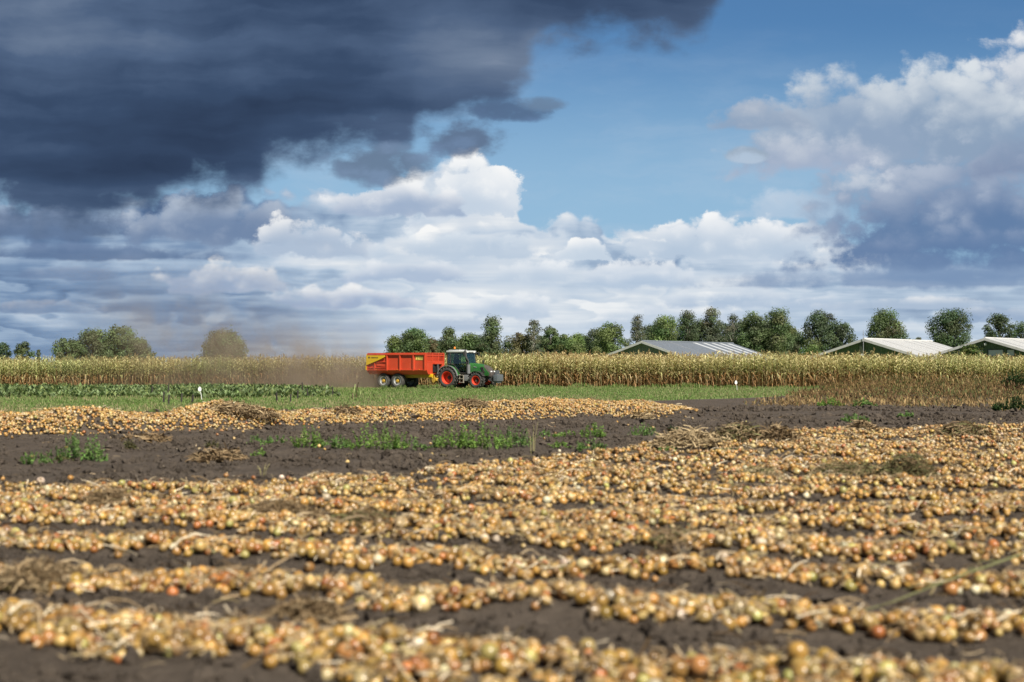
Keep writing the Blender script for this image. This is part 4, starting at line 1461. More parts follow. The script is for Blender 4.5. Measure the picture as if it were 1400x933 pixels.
GZ0 = 0.02
T = empty('tractor', (TR_X, TR_Y, GZ0), HEADING)
tag(T, 'green tractor with red wheels and white cab roof pulling the red trailer', 'tractor')
WB = 2.6
for sy in (-1, 1):
    wheel(T, (0, sy * 0.86, 0.83), 0.84, 0.56, 0.50, sy, P_RED, P_DGREY, 0.42, 19)
    wheel(T, (WB, sy * 0.88, 0.63), 0.635, 0.46, 0.355, sy, P_RED, P_DGREY, 0.30, 17)
# chassis
c = MB()
c.box((0.1, 0, 0.88), (1.0, 0.5, 0.55)).box((1.3, 0, 0.86), (1.7, 0.44, 0.5)).box((2.6, 0, 0.86), (1.5, 0.40, 0.34)).box((0, 0, 0.83), (0.24, 1.2, 0.24)).box((WB, 0, 0.64), (0.22, 1.3, 0.2))
c.tube([(-0.5, 0, 0.75), (-0.92, 0, 0.62)], 0.07).box((-0.65, 0.32, 0.55), (0.7, 0.07, 0.07), (0, 0.2, 0)).box((-0.65, -0.32, 0.55), (0.7, 0.07, 0.07), (0, 0.2, 0))
c.build('chassis', P_DGREY, T, False, 0.02)


def sect(x, hw, zb, zt, sh):
    """one cross-section of the bonnet: flat sides, shoulders, crowned top"""
    return [(x, -hw, zb), (x, -hw - 0.01, (zb + zt) / 2), (x, -hw + 0.02, zt - sh), (x, -hw * 0.62, zt - 0.02), (x, 0, zt), (x, hw * 0.62, zt - 0.02), (x, hw - 0.02, zt - sh), (x, hw + 0.01, (zb + zt) / 2), (x, hw, zb)]


bon = MB().loft([sect(1.42, 0.43, 1.22, 2.00, 0.16), sect(1.9, 0.43, 1.20, 1.98, 0.16), sect(2.4, 0.41, 1.18, 1.93, 0.17), sect(2.86, 0.39, 1.16, 1.84, 0.18)]).build('bonnet', P_GREEN, T, True)
for sy in (-1, 1):                                # cheeks that reach down beside the grille
    MB().prism([(2.80, 1.62), (2.92, 1.72), (3.44, 1.16), (3.38, 1.00), (3.05, 0.98), (2.60, 1.20), (2.78, 1.2)], sy * 0.395, sy * 0.425).build('cheek', P_GREEN, bon, False, 0.008)
    MB().prism([(2.62, 1.62), (2.80, 1.70), (3.06, 1.22), (2.90, 1.18)], sy * 0.402, sy * 0.433).build('side_vent', P_BLACK, bon)
MB().tube([(2.05, -0.444, 1.68), (2.30, -0.436, 1.64)], 0.022, 6).build('emblem', P_SILVER, bon)
MB().box((1.62, -0.446, 1.42), (0.08, 0.012, 0.08)).build('sticker', P_YELLOWDOT, bon)
MB().loft([sect(2.87, 0.37, 0.98, 1.83, 0.18), sect(3.12, 0.37, 0.96, 1.74, 0.16), sect(3.36, 0.36, 0.94, 1.56, 0.14), sect(3.54, 0.34, 0.93, 1.30, 0.10), sect(3.58, 0.32, 0.92, 1.12, 0.06)]).build('grille', P_GRILLE, T, True)
for sy in (-1, 1):
    MB().box((3.50, sy * 0.22, 1.30), (0.10, 0.16, 0.11), (0, -0.7, 0), 0.02).build('headlight', P_LENS, T)
MB().tube([(2.55, 0.16, 1.86), (2.55, 0.16, 2.06)], 0.05).tube([(2.55, 0.16, 2.05), (2.55, 0.16, 2.20)], 0.09).build('air_intake', P_BLACK, T)
# cab
floor = MB().box((0.66, 0, 1.17), (1.62, 1.28, 0.10)).box((-0.12, 0, 1.45), (0.10, 1.2, 0.50)).box((1.45, 0, 1.5), (0.10, 0.95, 0.62)).build('cab_floor', P_BLACK, T, False, 0.015)
cf = MB()
for sy in (-1, 1):
    cf.tube([(-0.18, sy * 0.66, 1.62), (-0.20, sy * 0.70, 2.30), (-0.14, sy * 0.70, 2.76)], 0.05, 6)
    cf.tube([(1.50, sy * 0.62, 1.22), (1.56, sy * 0.68, 1.9), (1.42, sy * 0.70, 2.76)], 0.05, 6)
    cf.tube([(0.10, sy * 0.76, 1.90), (0.10, sy * 0.75, 2.76)], 0.035, 6)
    cf.tube([(-0.16, sy * 0.72, 2.76), (1.44, sy * 0.72, 2.76)], 0.045, 6)
    cf.tube([(-0.18, sy * 0.70, 1.88), (0.42, sy * 0.76, 1.86), (0.80, sy * 0.78, 1.45), (0.98, sy * 0.78, 1.20), (1.50, sy * 0.70, 1.20)], 0.035, 6)
cf.tube([(-0.16, -0.7, 2.76), (-0.16, 0.7, 2.76)], 0.045, 6).tube([(1.43, -0.7, 2.76), (1.43, 0.7, 2.76)], 0.045, 6)
cf.build('cab_frame', P_BLACK, T, True)
rf = MB().box((0.62, 0, 2.88), (1.80, 1.58, 0.13), None, 0.05).box((0.30, 0, 2.975), (1.0, 1.15, 0.08), None, 0.035).build('cab_roof', P_ROOF, T, True)
MB().box((0.62, 0, 2.775), (1.74, 1.50, 0.05)).build('roof_lining', P_BLACK, rf)
for x_, y_ in ((1.50, -0.5), (1.50, 0.5), (-0.28, -0.5), (-0.28, 0.5)):
    MB().box((x_, y_, 2.83), (0.09, 0.20, 0.10), None, 0.02).build('work_light', P_LENS if x_ > 0 else P_BLACK, rf)
MB().tube([(-0.05, 0.1, 2.95), (-0.05, 0.1, 3.10)], 0.025, 6).build('beacon_stalk', P_BLACK, rf)
bea = MB().lathe_y([(0.001, 0), (0.065, -0.005), (0.07, -0.12), (0.04, -0.17), (0.001, -0.175)], 14, closed=False).build('beacon', P_ORANGE, rf, True)
bea.rotation_euler = (-math.pi / 2, 0, 0)
bea.location = (-0.05, 0.1, 3.09)


def pane(name, quad, thick=0.008):
    """glass sheet through four points"""
    q = [Vector(p) for p in quad]
    n = (q[1] - q[0]).cross(q[3] - q[0]).normalized() * thick
    m = MB()
    m.hull([p for p in q] + [p + n for p in q])
    return m.build(name, M_GLASS, T)


pane('windscreen', [(1.58, -0.60, 1.80), (1.58, 0.60, 1.80), (1.45, 0.62, 2.72), (1.45, -0.62, 2.72)])
pane('rear_window', [(-0.20, -0.62, 1.92), (-0.20, 0.62, 1.92), (-0.17, 0.62, 2.72), (-0.17, -0.62, 2.72)])
for sy in (-1, 1):
    pane('door_window', [(0.14, sy * 0.765, 1.92), (1.50, sy * 0.72, 1.92), (1.40, sy * 0.715, 2.72), (0.14, sy * 0.745, 2.72)])
    pane('lower_door_window', [(0.80, sy * 0.775, 1.46), (1.50, sy * 0.71, 1.30), (1.50, sy * 0.72, 1.90), (0.46, sy * 0.76, 1.88)])
    pane('quarter_window', [(-0.15, sy * 0.71, 1.92), (0.07, sy * 0.755, 1.92), (0.07, sy * 0.745, 2.72), (-0.12, sy * 0.71, 2.72)])
st = MB().box((0.38, 0, 1.58), (0.50, 0.50, 0.14), None, 0.05).box((0.12, 0, 1.92), (0.13, 0.48, 0.62), (0, -0.12, 0), 0.05).box((0.06, 0, 2.34), (0.09, 0.26, 0.18), (0, -0.12, 0), 0.03).box((0.38, 0, 1.36), (0.34, 0.34, 0.30))
st.build('seat', P_BLACK, T, True)
sw = MB().tube([(1.36, 0, 1.40), (1.02, 0, 1.98)], 0.035, 8).build('steering_column', P_BLACK, T)
ring = MB()
ax = Vector((-0.34, 0, 0.58)).normalized()
u_ = Vector((0, 1, 0))
v_ = ax.cross(u_)
cc = Vector((1.02, 0, 2.0))
ring.tube([cc + (u_ * math.cos(a) + v_ * math.sin(a)) * 0.20 for a in [2 * math.pi * k / 20 for k in range(21)]], 0.016, 6)
for k in range(3):
    a = 2 * math.pi * k / 3 + 0.5
    ring.tube([cc, cc + (u_ * math.cos(a) + v_ * math.sin(a)) * 0.20], 0.012, 6)
ring.build('steering_wheel', P_BLACK, sw, True)
MB().tube([(1.66, -0.58, 1.16), (1.66, -0.58, 1.86)], 0.135, 14).build('silencer', P_MGREY, T, True)
MB().tube([(1.66, -0.58, 1.87), (1.64, -0.66, 2.15), (1.56, -0.80, 2.45), (1.50, -0.82, 2.98)], [0.07, 0.075, 0.075, 0.07], 10).build('exhaust_pipe', P_DGREY, T, True)
for sy in (-1, 1):
    ml = MB().tube([(1.44, sy * 0.72, 2.72), (1.58, sy * 1.02, 2.82)], 0.022, 6).build('mirror_arm', P_BLACK, T)
    MB().box((1.58, sy * 1.06, 2.68), (0.07, 0.20, 0.34), (0, 0, sy * 0.2), 0.02).build('mirror', P_BLACK, ml)
    # mudguards
    fd = MB().lathe_y([(0.93, -0.20), (0.955, -0.20), (0.955, 0.14), (0.93, 0.14)], 22, (0, sy * 0.80, 0.83), math.radians(12), math.radians(158)).build('rear_mudguard', P_GREEN, T, True)
    MB().lathe_y([(0.92, -0.065), (0.965, -0.065), (0.965, 0.065), (0.92, 0.065)], 22, (0, sy * (0.80 + 0.27), 0.83), math.radians(8), math.radians(162)).build('mudguard_edge', P_MGREY, fd, True)
    MB().prism([(0.20, 1.30), (0.93, 1.05), (0.86, 1.42), (0.62, 1.74), (0.20, 1.92), (-0.25, 1.84)], sy * 0.60, sy * 0.63).build('side_panel', P_GREEN, fd)
    MB().box((-0.72, sy * 0.98, 1.48), (0.06, 0.16, 0.12), (0, -0.5, 0), 0.02).build('tail_light', P_RED, fd)
    MB().lathe_y([(0.70, -0.22), (0.72, -0.22), (0.72, 0.22), (0.70, 0.22)], 16, (WB, sy * 0.90, 0.63), math.radians(28), math.radians(158)).build('front_mudguard', P_BLACK, T, True)
    MB().tube([(WB - 0.66, sy * 0.72, 0.92), (WB - 0.60, sy * 0.5, 0.95), (1.80, sy * 0.45, 1.25)], 0.035, 6).build('mudguard_bracket', P_TAN, T)
    sp = MB()
    for k, z in enumerate((0.48, 0.76, 1.04)):
        sp.box((1.18 - 0.05 * k, sy * (0.86 - 0.03 * k), z), (0.34, 0.22, 0.035))
    sp.box((1.00, sy * 0.80, 0.78), (0.04, 0.12, 0.66)).box((1.34, sy * 0.80, 0.74), (0.04, 0.12, 0.6))
    sp.build('step', P_TAN if sy < 0 else P_DGREY, T)
    MB().box((1.60, sy * 0.60, 0.82), (0.62, 0.40, 0.48), (0, 0.15 * 0, 0), 0.08).build('fuel_tank', P_MGREY, T, True)
# front linkage with its ballast block
lk = MB()
for sy in (-1, 1):
    lk.box((3.62, sy * 0.30, 0.62), (0.62, 0.07, 0.12), (0, 0.15, 0)).box((3.52, sy * 0.24, 0.86), (0.32, 0.09, 0.34))
    lk.tube([(3.40, sy * 0.24, 0.60), (3.74, sy * 0.30, 0.94)], 0.04)
lk.tube([(3.5, 0, 1.02), (3.84, 0, 1.22)], 0.045)
lk.build('front_linkage', P_DGREY, T)
wt = MB().box((4.00, 0, 0.83), (0.36, 0.92, 0.52), None, 0.05).box((3.94, 0, 0.50), (0.30, 0.62, 0.14), None, 0.03).build('ballast_block', P_WGREY, T, True)
MB().prism([(3.80, 1.10), (4.08, 1.10), (3.98, 1.42), (3.82, 1.42)], -0.16, -0.12).prism([(3.80, 1.10), (4.08, 1.10), (3.98, 1.42), (3.82, 1.42)], 0.12, 0.16).box((3.90, 0, 1.36), (0.05, 0.22, 0.05)).build('ballast_bracket', P_WGREY, wt)

# ------------------------------------------------------------------ driver
P_SKIN = paint('skin', (0.42, 0.24, 0.16), 0.55, 0, 0.0)
P_SHIRT = paint('navy work shirt', (0.022, 0.030, 0.055), 0.8, 0, 0.1)
P_JEANS = paint('blue work trousers', (0.045, 0.075, 0.13), 0.8, 0, 0.15)
P_BOOT = paint('dark boots', (0.02, 0.017, 0.015), 0.7, 0, 0.3)
P_HAIR = paint('dark brown hair', (0.025, 0.017, 0.012), 0.7, 0, 0.0)


def make_driver():
    V, Ed, R = [], [], []

    def v(p, r, par=None):
        V.append(p)
        R.append(r)
        if par is not None:
            Ed.append((par, len(V) - 1))
        return len(V) - 1
    pel = v((0.34, 0, 1.74), 0.135)
    ab = v((0.31, 0, 1.93), 0.125, pel)
    ch = v((0.32, 0, 2.13), 0.14, ab)
    nk = v((0.36, 0, 2.29), 0.058, ch)
    hd = v((0.39, 0, 2.40), 0.085, nk)
    v((0.40, 0, 2.52), 0.082, hd)
    for s in (-1, 1):
        hp = v((0.40, s * 0.10, 1.71), 0.092, pel)
        kn = v((0.84, s * 0.16, 1.74), 0.066, hp)
        cf_ = v((0.90, s * 0.16, 1.56), 0.060, kn)
        an = v((0.96, s * 0.16, 1.32), 0.042, cf_)
        v((1.16, s * 0.17, 1.265), 0.040, an)
        sh = v((0.34, s * 0.19, 2.18), 0.068, ch)
        el = v((0.50, s * 0.29, 1.97), 0.048, sh)
        wr = v((0.80, s * 0.21, 1.985), 0.030, el)
        pm_ = v((0.875, s * 0.195, 2.01), 0.036, wr)
        for k in range(4):                        # four fingers curl over the rim of the steering wheel
            o_ = (k - 1.5) * 0.021
            f0 = v((0.915, s * (0.195 - o_ * 0.3), 2.025 + o_), 0.0105, pm_)
            L_ = (0.9, 1.05, 1.0, 0.8)[k]
            f1 = v((0.945 + 0.004 * k, s * (0.192 - 0.006 * L_), 2.035 + o_), 0.0092, f0)
            f2 = v((0.952, s * (0.178 - 0.012 * L_), 2.018 + o_), 0.0085, f1)
            v((0.935, s * (0.170 - 0.012 * L_), 2.005 + o_), 0.0078, f2)
        t0 = v((0.880, s * 0.165, 2.03), 0.013, pm_)
        t1 = v((0.905, s * 0.150, 2.045), 0.0105, t0)
        v((0.928, s * 0.148, 2.050), 0.009, t1)
    me = bpy.data.meshes.new('driver_cage')
    me.from_pydata([tuple(p) for p in V], Ed, [])
    ob = bpy.data.objects.new('driver_cage', me)
    COL.objects.link(ob)
    md = ob.modifiers.new('skin', 'SKIN')
    md.use_smooth_shade = True
    for i, sv in enumerate(me.skin_vertices[0].data):
        sv.radius = (R[i], R[i])
    me.skin_vertices[0].data[0].use_root = True
    sb_ = ob.modifiers.new('subd', 'SUBSURF')
    sb_.levels = sb_.render_levels = 2
    dg = bpy.context.evaluated_depsgraph_get()
    body = bpy.data.meshes.new_from_object(ob.evaluated_get(dg))
    bpy.data.objects.remove(ob, do_unlink=True)
    body.materials.clear()
    for m in (P_SHIRT, P_JEANS, P_SKIN, P_BOOT):
        body.materials.append(m)
    # a nose ridge, eye hollows and jaw on the head
    for q in body.vertices:
        x, y, z = q.co
        if z > 2.33:
            f = x - 0.39
            if f > 0.05:
                q.co.x += 0.028 * math.exp(-(y / 0.018) ** 2 - ((z - 2.425) / 0.025) ** 2)
                for s in (-1, 1):
                    q.co.x -= 0.010 * math.exp(-((y - s * 0.033) / 0.016) ** 2 - ((z - 2.455) / 0.012) ** 2)
                q.co.x += 0.010 * math.exp(-(y / 0.03) ** 2 - ((z - 2.345) / 0.02) ** 2)
            q.co.y *= 0.9
    for p in body.polygons:
        x, y, z = p.center
        p.use_smooth = True
        p.material_index = 2 if z > 2.295 or (x > 0.79 and z > 1.94 and abs(y) < 0.26) else 0 if z > 1.80 and x < 0.79 else 3 if z < 1.35 else 1 if z < 1.83 else 0
    o = link_mesh('person', body)
    o.location = T.location
    o.rotation_euler = T.rotation_euler
    tag(o, 'driver in navy shirt and blue trousers seated in the tractor cab, hands on the wheel', 'person')
    hr = MB()
    hr.hull([(0.375 + 0.098 * math.cos(a) * math.cos(b), 0.088 * math.sin(a) * math.cos(b), 2.475 + 0.115 * math.sin(b)) for a in [2 * math.pi * k / 14 for k in range(14)] for b in (0.12 if math.cos(a) > 0.3 else -0.55, 0.5, 0.9, 1.3, 1.57)])
    h_ = hr.build('hair', P_HAIR, o, True)
    for s in (-1, 1):
        MB().lathe_y([(0.001, -0.012), (0.026, -0.01), (0.03, 0.0), (0.022, 0.01), (0.001, 0.012)], 10, (0.385, s * 0.083, 2.43), closed=False).build('ear', P_SKIN, o, True)
        MB().lathe_y([(0.001, -0.011), (0.010, -0.005), (0.010, 0.005), (0.001, 0.011)], 8, (0.458, s * 0.031, 2.455), closed=False).build('eye', P_BOOT, o, True)
    MB().box((0.468, 0, 2.378), (0.012, 0.045, 0.010)).build('mouth', paint('lips', (0.30, 0.12, 0.10), 0.5, 0, 0), o)


make_driver()

# ------------------------------------------------------------------ tipping trailer
P_TRED = paint('orange red trailer paint', (0.54, 0.060, 0.022), 0.45, 0, 0.35, 2.5, (0.30, 0.13, 0.075))
P_TYEL = paint('golden yellow trailer paint', (0.62, 0.40, 0.012), 0.42, 0, 0.15, 3.0)
P_CHY = paint('dusty yellow chassis paint', (0.46, 0.28, 0.03), 0.55, 0, 0.4, 3.0, (0.20, 0.14, 0.08))
P_PLATE = paint('pale yellow plate', (0.78, 0.58, 0.13), 0.4, 0, 0.0)
P_RIMW = paint('silver wheel rim', (0.38, 0.39, 0.40), 0.45, 0.3, 0.4, 4.0)
P_HUBY = paint('yellow hub', (0.50, 0.30, 0.03), 0.5, 0, 0.3)
P_TYRE2 = paint('grey dusty trailer tyre', (0.070, 0.066, 0.062), 0.9, 0, 0.5, 5.0, (0.15, 0.13, 0.11))
P_INK = paint('black lettering', (0.02, 0.02, 0.02), 0.5, 0, 0.0)
A0 = -5.36                                   # between the axles, along the tractor's own axis
TL = empty('trailer', (TR_X + A0 * math.cos(HEADING), TR_Y + A0 * math.sin(HEADING), GZ0), HEADING)
tag(TL, 'orange red tipping trailer with yellow corner panels on two axles behind the tractor', 'trailer')
XB, XF, YS, ZL, ZU = -2.11, 3.52, 1.29, 1.44, 2.62
_pt = P_TYRE
P_TYRE = P_TYRE2
for x_ in (-0.675, 0.675):
    for sy in (-1, 1):
        wheel(TL, (x_, sy * 0.92, 0.58), 0.595, 0.46, 0.34, sy, P_RIMW, P_HUBY, 0.16)
P_TYRE = _pt
# the tub: side plates, slanting bilge, floor
tub = MB()
for sy in (-1, 1):
    tub.hull([(x, sy * y, z) for x in (XB, XF) for y, z in ((YS, ZL), (YS, ZU), (YS - 0.05, ZL), (YS - 0.05, ZU))])
    tub.hull([(x, sy * y, z) for x in (XB, XF) for y, z in ((YS - 0.004, ZL - 0.003), (1.0, 1.10), (YS - 0.06, ZL - 0.003), (0.94, 1.12))])
tub.box(((XB + XF) / 2, 0, 1.10), (XF - XB, 1.86, 0.05))
body = tub.build('tub', P_TRED, TL)
for sy in (-1, 1):
    rl = MB().box(((XB + XF) / 2 + 0.03, sy * (YS + 0.04), 2.665), (XF - XB - 0.04, 0.17, 0.085), None, 0.015).box(((XB + XF) / 2, sy * (YS - 0.01), 2.755), (XF - XB - 0.04, 0.10, 0.08), None, 0.012)
    rl.build('top_rail', P_TRED, body, True)
    MB().box(((XB + XF) / 2 + 0.03, sy * (YS + 0.035), ZL + 0.005), (XF - XB - 0.1, 0.08, 0.07), None, 0.01).build('bottom_rail', P_TRED, body)
    for x_ in (-0.15, 1.10, 2.39, XF - 0.06):
        MB().box((x_, sy * (YS + 0.055), (ZL + 2.62) / 2 - 0.03), (0.13, 0.11, 2.62 - ZL + 0.06), None, 0.015).build('post', P_TRED, body)
    MB().prism([(-1.42, 1.40), (-1.29, 1.40), (-1.31, 2.02), (-1.38, 2.02)], sy * (YS + 0.002), sy * (YS + 0.10)).build('post', P_TRED, body)
    rr_ = MB()
    rr_.box((-1.15, sy * (YS + 0.045), 1.60), (1.86, 0.09, 0.055)).box((-0.72, sy * (YS + 0.045), 2.07), (1.02, 0.09, 0.055), (0, -0.04, 0)).box((XB + 0.06, sy * (YS + 0.045), 1.66), (0.10, 0.088, 0.55))
    rr_.build('rail', P_TRED, body)
    MB().box((-0.70, sy * (YS + 0.02), 1.83), (1.0, 0.05, 0.20), (0, 0.10, 0)).build('gusset', P_TRED, body)
    # yellow corner panel with its mark
    cp = MB().prism([(XB - 0.02, 2.60), (-0.34, 2.60), (-0.26, 2.54), (-0.30, 2.46), (-0.95, 2.20), (XB - 0.02, 1.80)], sy * (YS + 0.105), sy * (YS + 0.155)).build('corner_panel', P_TYEL, TL, False, 0.012)
    MB().box((XB - 0.045, sy * (YS + 0.10), 1.62), (0.06, 0.10, 0.36)).build('corner_foot', P_TYEL, cp)

    def letter(txt, size, x0, z0, yy, par, name='lettering'):
        cu = bpy.data.curves.new(name, 'FONT')
        cu.body = txt
        cu.size = size
        cu.extrude = 0.003
        cu.materials.append(P_INK)
        tmp = bpy.data.objects.new(name, cu)
        COL.objects.link(tmp)
        me_ = bpy.data.meshes.new_from_object(tmp.evaluated_get(bpy.context.evaluated_depsgraph_get()))
        bpy.data.objects.remove(tmp, do_unlink=True)
        o = link_mesh(name, me_, par)
        o.location = (x0, yy, z0)
        o.rotation_euler = (math.pi / 2, 0, 0 if yy < 0 else math.pi)
        return o
    yy = sy * (YS + 0.162)
    letter('VEENHUIS', 0.155, -1.66 if sy < 0 else -0.75, 2.37, yy, cp)
    MB().prism([(-1.93, 2.50), (-1.73, 2.50), (-1.78, 2.36), (-1.88, 2.36)], sy * (YS + 0.157), sy * (YS + 0.161)).build('emblem', P_INK, cp)
    pl = MB().box((2.92, sy * (YS + 0.012), 2.385), (0.70, 0.02, 0.33), None, 0.006).build('number_plate', P_PLATE, body)
    letter('2100', 0.34, 2.66 if sy < 0 else 3.22, 2.27, sy * (YS + 0.026), pl)
    for x_ in (-1.18, 0.85, 2.95):
        MB().box((x_, sy * (YS + 0.085), 1.47), (0.09, 0.03, 0.05), None, 0.008).build('side_lamp', P_ORANGE, body)
# front wall: closed below, barred opening above
fw = MB()
fw.hull([(x, y, z) for x in (XF + 0.002, XF + 0.055) for y, z in ((-YS, 2.06), (YS, 2.06), (-YS, ZL), (YS, ZL), (-1.02, 1.10), (1.02, 1.10))])
front = fw.build('front_wall', P_TRED, TL)
gr = MB()
for y_ in (-1.25, -0.42, 0.42, 1.25):
    gr.box((XF + 0.03, y_, 2.43), (0.07, 0.08, 0.735))
for z_ in (2.09, 2.58, 2.765):
    gr.box((XF + 0.035, 0, z_), (0.064, 2.55, 0.06))
gr.build('window_frame', P_TRED, front)
ms = MB()
for k in range(34):
    ms.box((XF + 0.012, -1.2 + 2.4 * k / 33, 2.43), (0.010, 0.016, 0.64))
for k in range(11):
    ms.box((XF + 0.014, 0, 2.13 + 0.6 * k / 10), (0.010, 2.45, 0.014))
ms.build('wire_mesh', P_TRED, front)
hy = MB().box((XF + 0.10, 0.05, 1.58), (0.10, 0.92, 0.62), None, 0.02).build('ram_housing', P_BLACK, front)
MB().box((XF + 0.17, 0.22, 1.95), (0.24, 1.25, 0.12), None, 0.03).box((XF + 0.20, 0.70, 1.72), (0.22, 0.20, 0.40), None, 0.04).build('ram_bracket', P_TRED, front)
MB().tube([(XF + 0.22, 0.05, 1.90), (XF + 0.30, 0.05, 1.10)], 0.085, 12).build('tipping_ram', P_DGREY, front, True)
# tailgate
tg = MB().box((XB - 0.035, 0, 1.92), (0.055, 2.46, 1.36)).build('tailgate', P_TRED, TL)
for y_ in (-1.27, 1.27):
    MB().box((XB - 0.06, y_, 2.16), (0.08, 0.09, 1.10), None, 0.01).build('tailgate_arm', P_TYEL, tg)
# chassis
chs = MB()
for sy in (-1, 1):
    chs.box((0.85, sy * 0.42, 0.95), (5.1, 0.12, 0.28))
for x_ in (-1.6, -0.675, 0.675, 2.0, 3.3):
    chs.box((x_, 0, 0.93), (0.12, 0.72, 0.16))
chs.build('chassis', P_CHY, TL, False, 0.01)
for x_ in (-0.675, 0.675):
    MB().box((x_, 0, 0.58), (0.13, 1.45, 0.13)).build('axle', P_DGREY, TL)
for sy in (-1, 1):
    MB().tube([(-1.3, sy * 0.62, 0.72), (-0.675, sy * 0.62, 0.66), (0, sy * 0.62, 0.80), (0.675, sy * 0.62, 0.66), (1.3, sy * 0.62, 0.72)], 0.055, 6).build('leaf_spring', P_DGREY, TL)
    MB().box((XB + 0.20, sy * 0.95, 1.18), (0.10, 0.24, 0.16), None, 0.02).build('rear_lamp', P_ORANGE, TL)
db = MB()
for sy in (-1, 1):
    db.tube([(3.2, sy * 0.40, 0.86), (4.15, sy * 0.10, 0.68)], 0.075, 8)
db.tube([(4.05, 0, 0.70), (4.50, 0, 0.62)], 0.08, 8)
db.build('drawbar', P_CHY, TL, True)
MB().box((3.55, -0.62, 1.00), (0.32, 0.26, 0.26), None, 0.04).build('oil_tank', P_TYEL, TL, True)
jk = MB().tube([(3.75, -0.42, 1.0), (3.75, -0.42, 0.32)], 0.055, 8).box((3.75, -0.42, 0.30), (0.26, 0.24, 0.03)).lathe_y([(0.001, -0.10), (0.20, -0.10), (0.20, 0.10), (0.001, 0.10)], 18, (3.75, -0.36, 0.62), closed=False).build('support_leg', P_CHY, TL, True)
MB().tube([(3.6, 0.1, 1.15), (4.1, 0.15, 0.80), (4.5, 0.1, 1.0)], 0.022, 6).tube([(3.6, -0.1, 1.15), (4.1, -0.12, 0.86), (4.5, -0.08, 1.02)], 0.022, 6).build('hydraulic_hose', P_BLACK, TL)

# ------------------------------------------------------------------ green things in the field
M_WEED = tone_mat('weed leaves', 0.6, 0.2, 0.40, 12.0, 0.25)
M_STAKE = paint('weathered dark stake', (0.028, 0.024, 0.020), 0.85, 0, 0.3)
M_PLATE = paint('white marker plate', (0.80, 0.80, 0.78), 0.45, 0, 0.05)
M_YELP = paint('yellow marker plate', (0.75, 0.52, 0.03), 0.45, 0, 0.05)
WLEAF_V = np.array([(0, -0.16, 0), (0, 0.16, 0), (0.5, 0.22, 0.10), (0.5, -0.22, 0.10), (1.0, 0.0, 0.02)])
WLEAF_F = [np.array([(0, 3, 2, 1)]), np.array([(3, 4, 2)])]
GREENS = dict(fresh=(0.165, 0.265, 0.060), lush=(0.140, 0.235, 0.065), dark=(0.030, 0.062, 0.018), olive=(0.125, 0.120, 0.05), dry=(0.26, 0.19, 0.105), tan=(0.38, 0.29, 0.165), brown=(0.17, 0.115, 0.06))


def weed_mesh(name, w, h, d, n, col, leaf=0.10, seed=0, spiky=0.5):
    """a low clump: stems fan out from the foot, small leaves along them"""
    r = np.random.default_rng(seed)
    Bt = Batch()
    col = np.array(col)
    stems = max(14, n // 20, int(w * 22))
    for i in range(stems):
        bx, by = (i + 0.5) / stems * w - 0.5 * w + r.normal(0, 0.10) * w, r.normal(0, 0.22) * d
        bx, by = np.clip(bx, -0.5 * w, 0.5 * w), np.clip(by, -0.5 * d, 0.5 * d)
        hh = h * r.uniform(0.45, 1.05) * max(0.35, 1 - (2 * bx / w) ** 2 * 0.65)
        tip = np.array((bx + r.normal(0, 0.14) * h, by + r.normal(0, 0.14) * h, hh))
        m = max(4, n // stems)
        t = r.uniform(0.08, 1.0, m)
        P = np.array((bx, by, 0.0))[None] * (1 - t[:, None]) + tip[None] * t[:, None]
        R = rot_z(r.uniform(0, 6.28, m)) @ rot_x(r.normal(0, 0.6, m))
        e = r.normal(-0.35 * spiky - 0.2, 0.5, m)
        Ry = np.stack([np.stack([np.cos(e), 0 * e, np.sin(e)], -1), np.stack([0 * e, 0 * e + 1, 0 * e], -1), np.stack([-np.sin(e), 0 * e, np.cos(e)], -1)], -2)
        tone = col[None] * r.uniform(0.7, 1.4) * r.uniform(0.75, 1.3, (m, 1)) * r.normal(1, 0.06, (m, 3))
        Bt.add(WLEAF_V, WLEAF_F, R @ Ry, leaf * r.uniform(0.6, 1.3, m) * (1.15 - 0.5 * t), P, np.clip(tone, 0, 1)[:, None, :])
        a = r.uniform(0, 3.14)
        sd = np.array((math.cos(a), math.sin(a), 0)) * 0.006
        b0 = np.array((bx, by, -0.02))
        Bt.raw([b0 - sd, b0 + sd, tip + sd * 0.3, tip - sd * 0.3], [(0, 1, 2, 3)], col * 0.8)
    return Bt.build(name, M_WEED)


def clump(px, py, wpx, hpx, col, label, name='weed_clump', cat='weeds', group='green weed clumps on the soil', dens=1.0, spiky=0.5, leaf=None, lift=0.0):
    X, Y = on_land(px, py)
    s = FPX / Y
    w, h = wpx / s * 1.1, hpx / s * 1.2
    o = link_mesh(name, weed_mesh(name, w, h, min(w, 1.1), int((160 + 1500 * min(w * h, 1.2)) * dens), GREENS[col], leaf or max(0.06, 3.4 / s), int(px * 7 + py), spiky))
    o.location = (X, Y, float(height(X, Y)) - 0.01 + lift)
    tag(o, label, cat, group)
    return o


